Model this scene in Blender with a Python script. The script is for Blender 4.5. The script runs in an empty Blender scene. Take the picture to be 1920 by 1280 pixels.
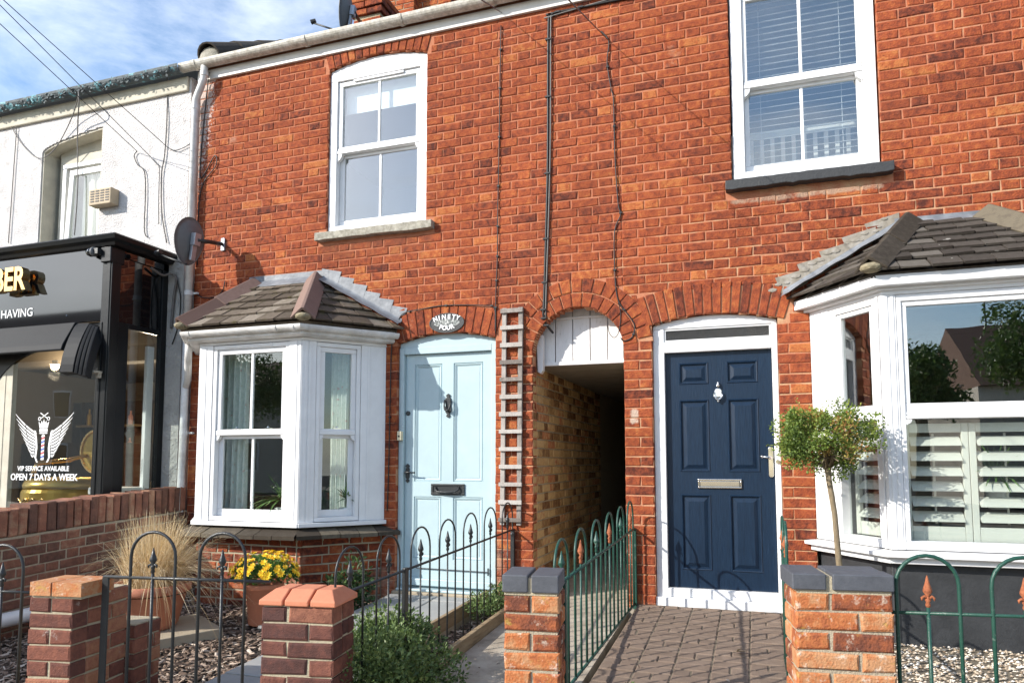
import bpy, bmesh, math, random
import numpy as np
from mathutils import Vector, Matrix
random.seed(7)
R = random.random
def U(a, b): return a + (b - a) * random.random()
SC = bpy.context.scene
COL = SC.collection

# ------------------------------------------------------------------ camera
CAM = np.array([0.7146, -5.3912, 1.0346]); FPX = 1341.93; PCX, PCY = 960.0, 757.67
YAW, PITCH, ROLL = math.radians(18.7484), math.radians(4.5414), math.radians(-0.0527)
FW = np.array([-math.sin(YAW)*math.cos(PITCH), math.cos(YAW)*math.cos(PITCH), math.sin(PITCH)])
RT = np.cross(FW, [0, 0, 1]); RT /= np.linalg.norm(RT); UP = np.cross(RT, FW)
_c, _s = math.cos(ROLL), math.sin(ROLL)
RT, UP = _c*RT + _s*UP, -_s*RT + _c*UP
cd = bpy.data.cameras.new('camera'); cam = bpy.data.objects.new('camera', cd); COL.objects.link(cam)
cam.matrix_world = Matrix(((RT[0], UP[0], -FW[0], CAM[0]), (RT[1], UP[1], -FW[1], CAM[1]), (RT[2], UP[2], -FW[2], CAM[2]), (0, 0, 0, 1)))
cd.sensor_width = 36; cd.lens = FPX*36/1920; cd.shift_y = (PCY-640)/1920; cd.shift_x = 0
cd.clip_start = 0.05; cd.clip_end = 3000
SC.camera = cam
def proj(P):
    d = np.array(P) - CAM; z = d @ FW
    if z < .05: return None
    return PCX + FPX*(d @ RT)/z, PCY - FPX*(d @ UP)/z, z
def at(x, y, Y):
    d = FW + RT*(x-PCX)/FPX - UP*(y-PCY)/FPX; t = (Y-CAM[1])/d[1]
    return tuple(CAM + t*d)

# ------------------------------------------------------------------ world, sun, exposure
SUNV = Vector((1.0, 0.93, -0.73)).normalized()           # the way the light travels
w = bpy.data.worlds.new('World'); SC.world = w; w.use_nodes = True
nt = w.node_tree; nt.nodes.clear()
def nd(t, typ, **kw):
    n = t.nodes.new(typ)
    for k, v in kw.items():
        if hasattr(n, k): setattr(n, k, v)
        else: n.inputs[k].default_value = v
    return n
sky = nd(nt, 'ShaderNodeTexSky', sky_type='NISHITA', sun_disc=False)
sky.sun_elevation = math.asin(-SUNV.z); sky.sun_rotation = math.atan2(-SUNV.x, -SUNV.y)
sky.air_density = 1.1; sky.dust_density = .7; sky.ozone_density = 2.5
tc = nd(nt, 'ShaderNodeTexCoord'); mp = nd(nt, 'ShaderNodeMapping'); mp.inputs['Scale'].default_value = (1.0, 1.0, 2.6)
mp.inputs['Rotation'].default_value = (0, .35, .5)
nz = nd(nt, 'ShaderNodeTexNoise'); nz.inputs['Scale'].default_value = 2.3; nz.inputs['Detail'].default_value = 9; nz.inputs['Roughness'].default_value = .62; nz.inputs['Distortion'].default_value = .5
rp = nd(nt, 'ShaderNodeValToRGB'); rp.color_ramp.elements[0].position = .45; rp.color_ramp.elements[1].position = .78
mx = nd(nt, 'ShaderNodeMix', data_type='RGBA'); mx.inputs[7].default_value = (6.5, 6.8, 7.3, 1)
sc = nd(nt, 'ShaderNodeMath', operation='MULTIPLY'); sc.inputs[1].default_value = .75
bg = nd(nt, 'ShaderNodeBackground'); bg.inputs[1].default_value = .15
out = nd(nt, 'ShaderNodeOutputWorld')
L = nt.links.new
L(tc.outputs['Generated'], mp.inputs[0]); L(mp.outputs[0], nz.inputs[0]); L(nz.outputs[0], rp.inputs[0]); L(rp.outputs[0], sc.inputs[0])
L(sc.outputs[0], mx.inputs[0]); L(sky.outputs[0], mx.inputs[6]); L(mx.outputs[2], bg.inputs[0]); L(bg.outputs[0], out.inputs[0])
sd = bpy.data.lights.new('sun', 'SUN'); sd.energy = 3.8; sd.angle = math.radians(.53); sd.color = (1, .945, .86)
so = bpy.data.objects.new('sun', sd); COL.objects.link(so); so.rotation_euler = SUNV.to_track_quat('-Z', 'Y').to_euler()
so.location = (-30, -30, 25)
SC.view_settings.view_transform = 'Standard'; SC.view_settings.look = 'None'; SC.view_settings.gamma = 1
SC.view_settings.use_curve_mapping = False; SC.view_settings.exposure = .82
SC.render.engine = 'CYCLES'; SC.cycles.max_bounces = 8; SC.cycles.transparent_max_bounces = 12
SC.cycles.use_denoising = True

# ------------------------------------------------------------------ materials
def C4(c): return (c[0], c[1], c[2], 1)
def mk(name, ramp, src='tint', nsc=6, namt=.35, rough=.8, bsc=60, bst=.0, bd=.006, metal=0, dsc=1.2, damt=0., spec=.5, coat=0, stretch=None, extra=None, detail=6):
    """colour ramp driven by the per-piece tint plus noise; 'damt' adds large dirt patches; bump from noise."""
    m = bpy.data.materials.new(name); m.use_nodes = True; t = m.node_tree; b = t.nodes['Principled BSDF']; L = t.links.new
    g = nd(t, 'ShaderNodeNewGeometry'); pos = g.outputs['Position']
    if stretch:
        mp = nd(t, 'ShaderNodeMapping'); mp.inputs['Scale'].default_value = stretch; L(pos, mp.inputs[0]); pos = mp.outputs[0]
    n1 = nd(t, 'ShaderNodeTexNoise'); n1.inputs['Scale'].default_value = nsc; n1.inputs['Detail'].default_value = detail; n1.inputs['Roughness'].default_value = .65
    L(pos, n1.inputs[0])
    a = nd(t, 'ShaderNodeMath', operation='MULTIPLY_ADD'); a.inputs[1].default_value = namt*2; a.inputs[2].default_value = -namt
    L(n1.outputs[0], a.inputs[0])
    s = nd(t, 'ShaderNodeMath', operation='ADD'); L(a.outputs[0], s.inputs[0])
    if src == 'tint':
        at_ = nd(t, 'ShaderNodeAttribute', attribute_name='tint'); L(at_.outputs['Fac'], s.inputs[1])
    else: s.inputs[1].default_value = .5
    r = nd(t, 'ShaderNodeValToRGB'); cr = r.color_ramp
    while len(cr.elements) > len(ramp): cr.elements.remove(cr.elements[-1])
    while len(cr.elements) < len(ramp): cr.elements.new(1)
    for e, (p, c) in zip(cr.elements, ramp): e.position = p; e.color = C4(c)
    L(s.outputs[0], r.inputs[0]); colr = r.outputs[0]
    if damt:
        n2 = nd(t, 'ShaderNodeTexNoise'); n2.inputs['Scale'].default_value = dsc; n2.inputs['Detail'].default_value = 8; n2.inputs['Roughness'].default_value = .7; L(pos, n2.inputs[0])
        r2 = nd(t, 'ShaderNodeMapRange'); r2.inputs[1].default_value = .38; r2.inputs[2].default_value = .62; r2.inputs[3].default_value = 1-damt; r2.inputs[4].default_value = 1; L(n2.outputs[0], r2.inputs[0])
        mm = nd(t, 'ShaderNodeMix', data_type='RGBA', blend_type='MULTIPLY'); mm.inputs[0].default_value = 1
        L(colr, mm.inputs[6]); L(r2.outputs[0], mm.inputs[7]); colr = mm.outputs[2]
    if extra: colr = extra(t, g, colr)
    L(colr, b.inputs['Base Color'])
    b.inputs['Roughness'].default_value = rough; b.inputs['Metallic'].default_value = metal; b.inputs['Specular IOR Level'].default_value = spec
    if coat: b.inputs['Coat Weight'].default_value = coat; b.inputs['Coat Roughness'].default_value = .06
    if bst:
        n3 = nd(t, 'ShaderNodeTexNoise'); n3.inputs['Scale'].default_value = bsc; n3.inputs['Detail'].default_value = 5; L(pos, n3.inputs[0])
        bp = nd(t, 'ShaderNodeBump'); bp.inputs['Strength'].default_value = bst; bp.inputs['Distance'].default_value = bd; L(n3.outputs[0], bp.inputs['Height']); L(bp.outputs[0], b.inputs['Normal'])
    return m
def flat(name, c, rough=.5, v=.08, nsc=8, **kw):
    d = tuple(max(0, x*(1-v)) for x in c); l = tuple(min(1, x*(1+v)) for x in c)
    return mk(name, [(.2, d), (.8, l)], src='n', nsc=nsc, namt=.5, rough=rough, **kw)
def mrange(t, src, a, b, c, d):
    r = nd(t, 'ShaderNodeMapRange'); r.inputs[1].default_value = a; r.inputs[2].default_value = b; r.inputs[3].default_value = c; r.inputs[4].default_value = d
    t.links.new(src, r.inputs[0]); return r.outputs[0]
def mathn(t, op, a, b):
    n = nd(t, 'ShaderNodeMath', operation=op)
    for i, v in enumerate((a, b)):
        if isinstance(v, (int, float)): n.inputs[i].default_value = v
        else: t.links.new(v, n.inputs[i])
    return n.outputs[0]
def mixc(t, f, a, c):
    m = nd(t, 'ShaderNodeMix', data_type='RGBA'); t.links.new(f, m.inputs[0]); t.links.new(a, m.inputs[6]); m.inputs[7].default_value = C4(c); return m.outputs[2]
def noise(t, vec, s, d=6):
    n = nd(t, 'ShaderNodeTexNoise'); n.inputs['Scale'].default_value = s; n.inputs['Detail'].default_value = d; n.inputs['Roughness'].default_value = .7; t.links.new(vec, n.inputs[0]); return n.outputs[0]
def facade_wear(t, g, col):
    # whitewash splashed over from the neighbouring white wall, pale salts low down and under the black sill
    sp = nd(t, 'ShaderNodeSeparateXYZ'); t.links.new(g.outputs['Position'], sp.inputs[0])
    x = mrange(t, sp.outputs[0], -4.32, -3.95, 1.0, 0.); n = noise(t, g.outputs['Position'], 38, 4)
    z = mrange(t, sp.outputs[2], 3.0, 4.6, .25, 1.)
    f = mathn(t, 'MULTIPLY', x, z); f = mathn(t, 'ADD', f, n); f = mrange(t, f, 1.02, 1.16, 0, .8)
    col = mixc(t, f, col, (.62, .55, .50))
    n2 = noise(t, g.outputs['Position'], 2.1, 7); z2 = mrange(t, sp.outputs[2], .0, .55, .16, 0.)
    f2 = mrange(t, mathn(t, 'ADD', n2, z2), .64, .74, 0, .45)
    col = mixc(t, f2, col, (.50, .36, .26))
    # repointed pale strip under the black sill, run-off under the stone sill, a scuffed patch on the pier
    def band(sx, a, b, w_): return mathn(t, 'MULTIPLY', mrange(t, sx, a-w_, a+w_, 0, 1), mrange(t, sx, b-w_, b+w_, 1, 0))
    nb = noise(t, g.outputs['Position'], 9, 6)
    q = mathn(t, 'MULTIPLY', band(sp.outputs[0], .56, 1.62, .06), band(sp.outputs[2], 2.90, 3.01, .025)); f3 = mrange(t, mathn(t, 'MULTIPLY', q, nb), .34, .5, 0, .75); col = mixc(t, f3, col, (.40, .29, .21))
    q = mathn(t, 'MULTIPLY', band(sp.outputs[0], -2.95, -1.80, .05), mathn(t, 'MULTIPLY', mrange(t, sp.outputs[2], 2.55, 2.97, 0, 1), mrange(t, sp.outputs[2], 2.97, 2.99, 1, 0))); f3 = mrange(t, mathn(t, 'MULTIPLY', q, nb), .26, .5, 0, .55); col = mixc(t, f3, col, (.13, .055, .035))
    q = mathn(t, 'MULTIPLY', band(sp.outputs[0], -.19, -.09, .03), band(sp.outputs[2], 1.30, 1.44, .03)); f3 = mrange(t, mathn(t, 'MULTIPLY', q, nb), .36, .5, 0, .8); col = mixc(t, f3, col, (.52, .42, .33))
    nl = noise(t, g.outputs['Position'], .75, 6); col = mixc(t, mrange(t, nl, .54, .70, 0, .35), col, (.16, .05, .03))
    n4 = noise(t, g.outputs['Position'], 62, 4)
    return mixc(t, mrange(t, n4, .56, .68, 0, .6), col, (.10, .033, .022))
def mortar_wear(t, g, col):
    sp = nd(t, 'ShaderNodeSeparateXYZ'); t.links.new(g.outputs['Position'], sp.inputs[0])
    n = noise(t, g.outputs['Position'], 4.5, 8)
    a = mrange(t, sp.outputs[2], 1.6, 3.3, .06, -.16); b = mrange(t, sp.outputs[0], -1.5, 2.0, -.05, .10)
    nlg = mrange(t, noise(t, g.outputs['Position'], .9, 5), .35, .65, -.10, .10)
    f = mrange(t, mathn(t, 'ADD', mathn(t, 'ADD', mathn(t, 'ADD', n, a), b), nlg), .46, .66, 0, .75)
    return mixc(t, f, col, (.54, .375, .22))
MT = {}
MT['brick'] = mk('red_facing_brick', [(0, (.095, .029, .020)), (.22, (.195, .049, .026)), (.52, (.315, .074, .031)), (.8, (.39, .104, .037)), (1, (.48, .165, .055))], nsc=21, namt=1.1, rough=.9, bsc=95, bst=.9, bd=.008, detail=9, dsc=1.3, damt=.25, spec=.2, extra=facade_wear)
MT['mortar'] = mk('lime_mortar', [(.2, (.40, .145, .078)), (.8, (.50, .215, .125))], src='n', nsc=20, namt=.5, rough=.95, bsc=160, bst=.8, spec=.1, extra=mortar_wear)
MT['mortar_grey'] = flat('grey_cream_mortar', (.40, .34, .25), .95, .25, 40, bsc=160, bst=.8, spec=.1)
MT['mortar_cream'] = flat('cream_mortar', (.42, .365, .26), .95, .2, 40, bsc=160, bst=.8, spec=.1)
MT['pbrick'] = mk('passage_brick', [(0, (.16, .075, .035)), (.4, (.43, .27, .12)), (.75, (.57, .39, .19)), (1, (.42, .17, .08))], nsc=22, namt=.5, rough=.9, bsc=120, bst=.7, spec=.2)
MT['gwbrick'] = mk('garden_wall_brick', [(0, (.17, .092, .068)), (.4, (.27, .128, .088)), (.75, (.345, .152, .098)), (1, (.43, .25, .16))], nsc=22, namt=.7, rough=.9, bsc=110, bst=.8, bd=.008, dsc=5, damt=.35, spec=.2)
MT['mbrick'] = mk('machine_brick', [(0, (.095, .046, .040)), (.4, (.165, .066, .050)), (.7, (.225, .090, .062)), (1, (.32, .135, .085))], nsc=34, namt=.6, rough=.85, bsc=160, bst=.6, bd=.008, spec=.2, dsc=9, damt=.3)
def salts(t, g, col):
    n = noise(t, g.outputs['Position'], 11, 7); return mixc(t, mrange(t, n, .62, .72, 0, .8), col, (.52, .45, .40))
MT['mbrick_w'] = mk('weathered_machine_brick', [(0, (.125, .052, .040)), (.4, (.215, .082, .055)), (.7, (.29, .118, .074)), (1, (.38, .18, .10))], nsc=30, namt=.6, rough=.85, bsc=130, bst=.7, bd=.008, spec=.2, extra=salts)
def lichen(t, g, col):
    n = noise(t, g.outputs['Position'], 17, 7); col = mixc(t, mrange(t, n, .585, .66, 0, .7), col, (.40, .26, .06))
    n2 = noise(t, g.outputs['Position'], 23, 7); n3 = mrange(t, n2, .56, .66, 0, .75); return mixc(t, n3, col, (.62, .52, .42))
MT['obrick'] = mk('old_orange_brick', [(0, (.15, .055, .035)), (.4, (.31, .095, .042)), (.7, (.44, .15, .055)), (1, (.47, .24, .12))], nsc=24, namt=.85, rough=.9, bsc=110, bst=.8, spec=.2, extra=lichen)
MT['bluebrick'] = mk('blue_engineering_brick', [(.2, (.055, .060, .072)), (.8, (.115, .122, .14))], nsc=50, namt=.3, rough=.6, bsc=200, bst=.25, dsc=12, damt=.2)
MT['terracap'] = mk('smooth_red_cap_brick', [(.2, (.50, .17, .09)), (.8, (.62, .24, .13))], nsc=40, namt=.3, rough=.75, bsc=220, bst=.2)
MT['upvc'] = flat('white_upvc', (.80, .80, .80), .30, .03, 5, dsc=6, damt=.07)
MT['white_gutter'] = mk('white_plastic_gutter', [(.2, (.62, .59, .54)), (.6, (.78, .77, .75))], src='n', nsc=6, namt=.6, rough=.45, dsc=5, damt=.28)
MT['gutter_dirty'] = mk('grimy_white_gutter', [(.1, (.34, .30, .24)), (.5, (.62, .58, .50)), (.8, (.74, .71, .66))], src='n', nsc=14, namt=.7, rough=.6, dsc=30, damt=.35, detail=9)
MT['fascia'] = flat('white_painted_fascia', (.74, .72, .68), .5, .06, 6, dsc=4, damt=.12)
MT['stone'] = mk('weathered_stone_sill', [(.1, (.22, .20, .15)), (.5, (.42, .39, .32)), (.9, (.55, .52, .44))], src='n', nsc=40, namt=.7, rough=.95, bsc=150, bst=.8, dsc=18, damt=.4)
MT['blacksill'] = flat('black_masonry_paint', (.035, .036, .038), .6, .25, 30, bsc=80, bst=.5)
MT['bluedoor'] = flat('pale_blue_gloss_paint', (.435, .555, .585), .32, .04, 4, bsc=60, bst=.06, dsc=5, damt=.06)
MT['navy'] = mk('navy_woodgrain_skin', [(.2, (.005, .0145, .033)), (.8, (.010, .0275, .058))], src='n', nsc=14, namt=.6, rough=.36, spec=.3, bsc=18, bst=.3, dsc=4, damt=.12, stretch=(9, 9, .8))
MT['chrome'] = flat('polished_chrome', (.72, .70, .67), .12, .05, 5, metal=1)
MT['iron'] = flat('black_painted_iron', (.022, .024, .025), .38, .3, 60, bsc=150, bst=.25)
MT['green'] = mk('green_painted_iron', [(.1, (.15, .20, .17)), (.34, (.013, .060, .042)), (.9, (.016, .072, .050))], src='n', nsc=35, namt=.9, rough=.42, bsc=150, bst=.2)
MT['rust'] = mk('rusty_iron', [(.1, (.10, .038, .02)), (.5, (.31, .095, .038)), (.9, (.44, .165, .075))], src='n', nsc=70, namt=.6, rough=.85, bsc=160, bst=.5)
def glass(name, tintc=(.93, .96, .95), ior=1.9, add=.03, frost=0):
    m = bpy.data.materials.new(name); m.use_nodes = True; t = m.node_tree; t.nodes.clear(); L = t.links.new
    o = nd(t, 'ShaderNodeOutputMaterial'); mx = nd(t, 'ShaderNodeMixShader'); tr = nd(t, 'ShaderNodeBsdfTransparent'); tr.inputs[0].default_value = C4(tintc)
    gl = nd(t, 'ShaderNodeBsdfGlossy'); gl.inputs['Roughness'].default_value = frost; gl.inputs[0].default_value = (1, 1, 1, 1)
    lw = nd(t, 'ShaderNodeLayerWeight'); lw.inputs[0].default_value = .5; f0 = ((ior-1)/(ior+1))**2+add     # symmetric Schlick fresnel, the same from both sides of the pane
    fr = nd(t, 'ShaderNodeMath', operation='POWER'); fr.inputs[1].default_value = 4.0; L(lw.outputs['Facing'], fr.inputs[0])
    ad = nd(t, 'ShaderNodeMath', operation='MULTIPLY_ADD'); ad.inputs[1].default_value = 1-f0; ad.inputs[2].default_value = f0; ad.use_clamp = True
    g = nd(t, 'ShaderNodeNewGeometry'); nzz = nd(t, 'ShaderNodeTexNoise'); nzz.inputs['Scale'].default_value = 2.2 if not frost else 160; L(g.outputs['Position'], nzz.inputs[0])
    bp = nd(t, 'ShaderNodeBump'); bp.inputs['Strength'].default_value = .035 if not frost else 1; bp.inputs['Distance'].default_value = .02; L(nzz.outputs[0], bp.inputs['Height'])
    L(bp.outputs[0], gl.inputs['Normal'])
    L(fr.outputs[0], ad.inputs[0]); L(ad.outputs[0], mx.inputs[0]); L(tr.outputs[0], mx.inputs[1]); L(gl.outputs[0], mx.inputs[2]); L(mx.outputs[0], o.inputs[0])
    return m
MT['glass'] = glass('window_glass', ior=1.7, add=.01)
MT['glass_up'] = glass('upper_window_glass', ior=1.9, add=.06)
MT['shopglass'] = glass('shop_window_glass', ior=1.6, add=.03)
MT['frost'] = glass('obscure_glass', (.30, .34, .34), 1.6, .05, .25)
MT['lead'] = mk('lead_flashing', [(.1, (.10, .112, .128)), (.5, (.18, .192, .21)), (.9, (.30, .315, .33))], src='n', nsc=9, namt=.7, rough=.55, bsc=40, bst=.4, metal=.1)
MT['lead_dull'] = mk('smeared_flashing', [(.1, (.16, .135, .10)), (.5, (.27, .24, .195)), (.9, (.40, .38, .355))], src='n', nsc=14, namt=.7, rough=.7, bsc=40, bst=.6)
def moss(t, g, col):
    n = noise(t, g.outputs['Position'], 14, 7); col = mixc(t, mrange(t, n, .56, .66, 0, .8), col, (.095, .085, .035)); n2 = noise(t, g.outputs['Position'], 19, 6)
    return mixc(t, mrange(t, n2, .64, .72, 0, .6), col, (.34, .30, .22))
MT['tileL'] = mk('mossy_brown_roof_tile', [(.0, (.075, .058, .044)), (.5, (.140, .112, .086)), (1, (.235, .20, .16))], nsc=30, namt=.5, rough=.95, bsc=120, bst=.8, spec=.2, extra=moss)
def spots(t, g, col):
    n = noise(t, g.outputs['Position'], 9, 2); return mixc(t, mrange(t, n, .72, .74, 0, .7), col, (.38, .36, .32))
MT['tileR'] = mk('grey_brown_roof_tile', [(0, (.045, .037, .031)), (.5, (.078, .066, .055)), (1, (.125, .11, .093))], nsc=35, namt=.5, rough=.95, bsc=140, bst=.6, spec=.2, extra=spots)
MT['hipL'] = mk('purple_brown_hip_tile', [(.1, (.12, .075, .062)), (.5, (.19, .125, .105)), (.9, (.25, .17, .14))], nsc=35, namt=.3, rough=.9, bsc=120, bst=.5, spec=.2)
MT['hipR'] = mk('lichened_hip_tile', [(.1, (.05, .04, .03)), (.5, (.085, .07, .054)), (.9, (.14, .118, .085))], nsc=25, namt=.6, rough=.95, bsc=120, bst=.6, spec=.2, extra=spots)
MT['roofmortar'] = flat('mossy_roof_mortar', (.26, .22, .14), .95, .4, 30, bsc=80, bst=.9)
MT['whitewood'] = mk('flaking_white_boards', [(.12, (.40, .38, .34)), (.3, (.74, .72, .70)), (.9, (.80, .78, .77))], src='n', nsc=25, namt=.8, rough=.6, bsc=60, bst=.2, stretch=(2, 2, .5), dsc=4, damt=.06)
MT['greywood'] = mk('weathered_grey_timber', [(.1, (.17, .145, .125)), (.5, (.34, .305, .275)), (.9, (.46, .425, .39))], nsc=14, namt=.5, rough=.95, bsc=50, bst=.6, stretch=(3, 3, 1))
MT['timber'] = mk('treated_timber', [(.1, (.13, .085, .045)), (.5, (.27, .19, .105)), (.9, (.36, .27, .16))], src='n', nsc=5, namt=.7, rough=.9, bsc=40, bst=.5, stretch=(8, 1, 8))
MT['render'] = mk('white_roughcast_render', [(.15, (.42, .39, .37)), (.40, (.68, .65, .635)), (.9, (.76, .73, .71))], src='n', nsc=9, namt=.7, rough=.95, bsc=58, bst=.85, bd=.024, dsc=1.6, damt=.16, detail=9)
MT['greyrender'] = mk('grey_roughcast_render', [(.15, (.34, .33, .31)), (.8, (.50, .49, .46))], src='n', nsc=5, namt=.6, rough=.95, bsc=40, bst=1.0, bd=.02)
MT['plainrender'] = flat('old_cream_paint', (.56, .52, .42), .8, .1, 5, bsc=60, bst=.4, dsc=5, damt=.12)
MT['blackgloss'] = flat('black_gloss_panel', (.006, .007, .008), .04, .2, 3, spec=1.0)
MT['blackpaint'] = flat('black_gloss_wood', (.010, .011, .012), .30, .2, 10, bsc=15, bst=.15, spec=.3)
MT['awning'] = flat('black_awning_fabric', (.013, .014, .016), .65, .2, 12, bsc=200, bst=.2, spec=.25)
MT['gold'] = flat('gold_leaf', (.83, .55, .24), .22, .1, 20, metal=1)
MT['goldpaint'] = flat('gold_leather', (.46, .30, .07), .28, .2, 6, metal=.6)
MT['decal'] = flat('white_vinyl', (.80, .80, .80), .5, .02)
MT['red'] = flat('red_vinyl', (.5, .04, .05), .5); MT['bluev'] = flat('blue_vinyl', (.05, .12, .45), .5)
MT['plinth'] = flat('black_painted_render', (.033, .035, .038), .55, .25, 9, bsc=50, bst=.35, dsc=12, damt=.3)
MT['concrete'] = mk('worn_concrete', [(.15, (.26, .21, .155)), (.5, (.42, .36, .28)), (.9, (.52, .46, .375))], src='n', nsc=5, namt=.7, rough=.95, bsc=90, bst=.5, dsc=8, damt=.25)
MT['slate'] = mk('slate_paving', [(.1, (.20, .20, .195)), (.6, (.30, .30, .29)), (.9, (.38, .35, .30))], nsc=5, namt=.4, rough=.7, bsc=40, bst=.3)
MT['sandstone'] = mk('buff_slab', [(.1, (.26, .21, .15)), (.6, (.38, .32, .23)), (.9, (.45, .38, .28))], nsc=8, namt=.4, rough=.9, bsc=80, bst=.4)
MT['paver'] = mk('brown_block_paver', [(.0, (.145, .100, .072)), (.5, (.205, .147, .108)), (1, (.26, .195, .147))], nsc=18, namt=.5, rough=.92, bsc=140, bst=.55, dsc=7, damt=.22)
MT['joint'] = flat('sandy_joint', (.14, .115, .08), .98, .4, 40, bsc=150, bst=.5)
MT['asphalt'] = flat('asphalt', (.05, .05, .052), .9, .2, 60, bsc=200, bst=.4)
MT['soil'] = flat('dark_soil', (.035, .026, .019), .98, .5, 30, bsc=90, bst=.8)
MT['mulch'] = mk('bark_chip', [(0, (.06, .038, .026)), (.45, (.20, .135, .095)), (.8, (.40, .30, .225)), (1, (.60, .50, .40))], nsc=60, namt=.15, rough=.95)
MT['gravel'] = mk('pea_gravel', [(0, (.20, .14, .09)), (.4, (.44, .35, .25)), (.75, (.62, .54, .43)), (1, (.78, .74, .68))], nsc=50, namt=.1, rough=.8)
MT['terracotta'] = mk('terracotta', [(.1, (.34, .12, .07)), (.5, (.46, .18, .105)), (.9, (.55, .25, .16))], src='n', nsc=9, namt=.5, rough=.8, bsc=120, bst=.2)
def leafm(name, ramp):
    m = mk(name, ramp, nsc=30, namt=.12, rough=.45, spec=.4); b = m.node_tree.nodes['Principled BSDF']
    b.inputs['Subsurface Weight'].default_value = 0
    t = m.node_tree; o = [n for n in t.nodes if n.type == 'OUTPUT_MATERIAL'][0]; tl = nd(t, 'ShaderNodeBsdfTranslucent'); ms = nd(t, 'ShaderNodeMixShader'); ms.inputs[0].default_value = .3
    src = b.inputs['Base Color'].links[0].from_socket; t.links.new(src, tl.inputs[0]); t.links.new(b.outputs[0], ms.inputs[1]); t.links.new(tl.outputs[0], ms.inputs[2]); t.links.new(ms.outputs[0], o.inputs[0])
    return m
MT['straw'] = leafm('dry_grass', [(0, (.44, .30, .14)), (.5, (.74, .57, .32)), (1, (.86, .75, .54))])
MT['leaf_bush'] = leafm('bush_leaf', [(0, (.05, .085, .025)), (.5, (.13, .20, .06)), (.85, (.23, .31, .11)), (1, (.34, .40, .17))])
MT['leaf_tree'] = leafm('box_tree_leaf', [(0, (.06, .105, .022)), (.55, (.19, .265, .05)), (.85, (.38, .40, .08)), (1, (.30, .12, .05))])
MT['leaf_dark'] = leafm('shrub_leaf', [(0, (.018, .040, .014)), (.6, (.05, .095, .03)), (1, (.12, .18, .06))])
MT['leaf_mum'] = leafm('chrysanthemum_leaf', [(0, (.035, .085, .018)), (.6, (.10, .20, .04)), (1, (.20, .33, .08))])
MT['leaf_far'] = leafm('street_tree_leaf', [(0, (.04, .08, .02)), (.6, (.09, .16, .035)), (1, (.18, .26, .06))])
MT['yellow'] = mk('yellow_petal', [(0, (.80, .42, .01)), (.6, (.92, .66, .02)), (1, (.95, .80, .08))], nsc=40, namt=.1, rough=.6)
MT['bark'] = mk('pale_bark', [(.1, (.11, .08, .045)), (.6, (.24, .185, .115)), (.9, (.37, .30, .20))], src='n', nsc=25, namt=.6, rough=.95, bsc=90, bst=.6, stretch=(3, 3, 1))
MT['curtain'] = mk('floral_curtain', [(.15, (.62, .36, .34)), (.30, (.64, .70, .66)), (.7, (.78, .80, .77)), (.9, (.54, .66, .60))], src='n', nsc=22, namt=.9, rough=.9)
MT['cream_curtain'] = flat('cream_curtain', (.62, .60, .50), .9, .06)
MT['sage'] = flat('sage_shutter_paint', (.66, .645, .585), .42, .02, 4)
MT['blind'] = flat('white_blind', (.74, .75, .76), .45, .02)
MT['cotwhite'] = flat('white_cot_paint', (.72, .70, .68), .4, .02)
MT['roomdark'] = flat('room_wall', (.24, .23, .21), .9, .08, 3)
MT['roomblue'] = flat('bedroom_wall', (.28, .40, .47), .9, .08, 3)
MT['passdark'] = flat('dark_plaster', (.24, .21, .17), .95, .3, 6)  # mottled dark tone for the passage ceiling and end wall
MT['shopwall'] = flat('shop_wall', (.20, .165, .125), .9, .06, 3); MT['shopdark'] = flat('shop_panelling', (.045, .03, .022), .6, .4, 5)
MT['dish'] = flat('grey_dish_mesh', (.12, .125, .13), .55, .15, 30); MT['dishmetal'] = flat('galvanised_bracket', (.34, .36, .40), .4, .2, 20, metal=.7)
MT['cable'] = flat('black_cable', (.015, .015, .015), .5, .2); MT['cablegrey'] = flat('grey_cable', (.14, .13, .12), .6, .2)
MT['vent'] = flat('beige_vent', (.46, .36, .24), .7, .15, 12)
MT['teal'] = mk('peeling_teal_gutter', [(.1, (.035, .045, .05)), (.5, (.085, .11, .12)), (.60, (.12, .15, .16)), (.63, (.03, .30, .38)), (.68, (.30, .52, .56)), (.9, (.06, .38, .46))], src='n', nsc=11, namt=.75, rough=.7, bsc=60, bst=.8, dsc=20, damt=.3)
MT['plaque'] = mk('speckled_plaque', [(.3, (.03, .035, .035)), (.55, (.20, .22, .21)), (.7, (.50, .50, .48))], src='n', nsc=60, namt=1, rough=.5)
MT['cream'] = flat('cream_plastic', (.66, .58, .40), .4); MT['white'] = flat('white_plastic', (.75, .75, .74), .35)
MT['bluegrey'] = flat('bedroom_wall', (.3,.35,.4), .9)
MT['oppwall'] = flat('opposite_render', (.52, .47, .40), .9, .1, 2); MT['opproof'] = flat('opposite_roof_tile', (.14, .075, .05), .9, .25, 9, bsc=20, bst=.6)
MT['carpaint'] = flat('silver_car_paint', (.42, .43, .45), .2, .02, coat=.5); MT['tyre'] = flat('rubber', (.02, .02, .02), .8)
MT['lamp'] = bpy.data.materials.new('lit_bulb'); MT['lamp'].use_nodes = True
_b = MT['lamp'].node_tree.nodes['Principled BSDF']; _b.inputs['Emission Color'].default_value = (1, .72, .42, 1); _b.inputs['Emission Strength'].default_value = 14; _b.inputs['Base Color'].default_value = (.9, .8, .6, 1)

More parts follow.
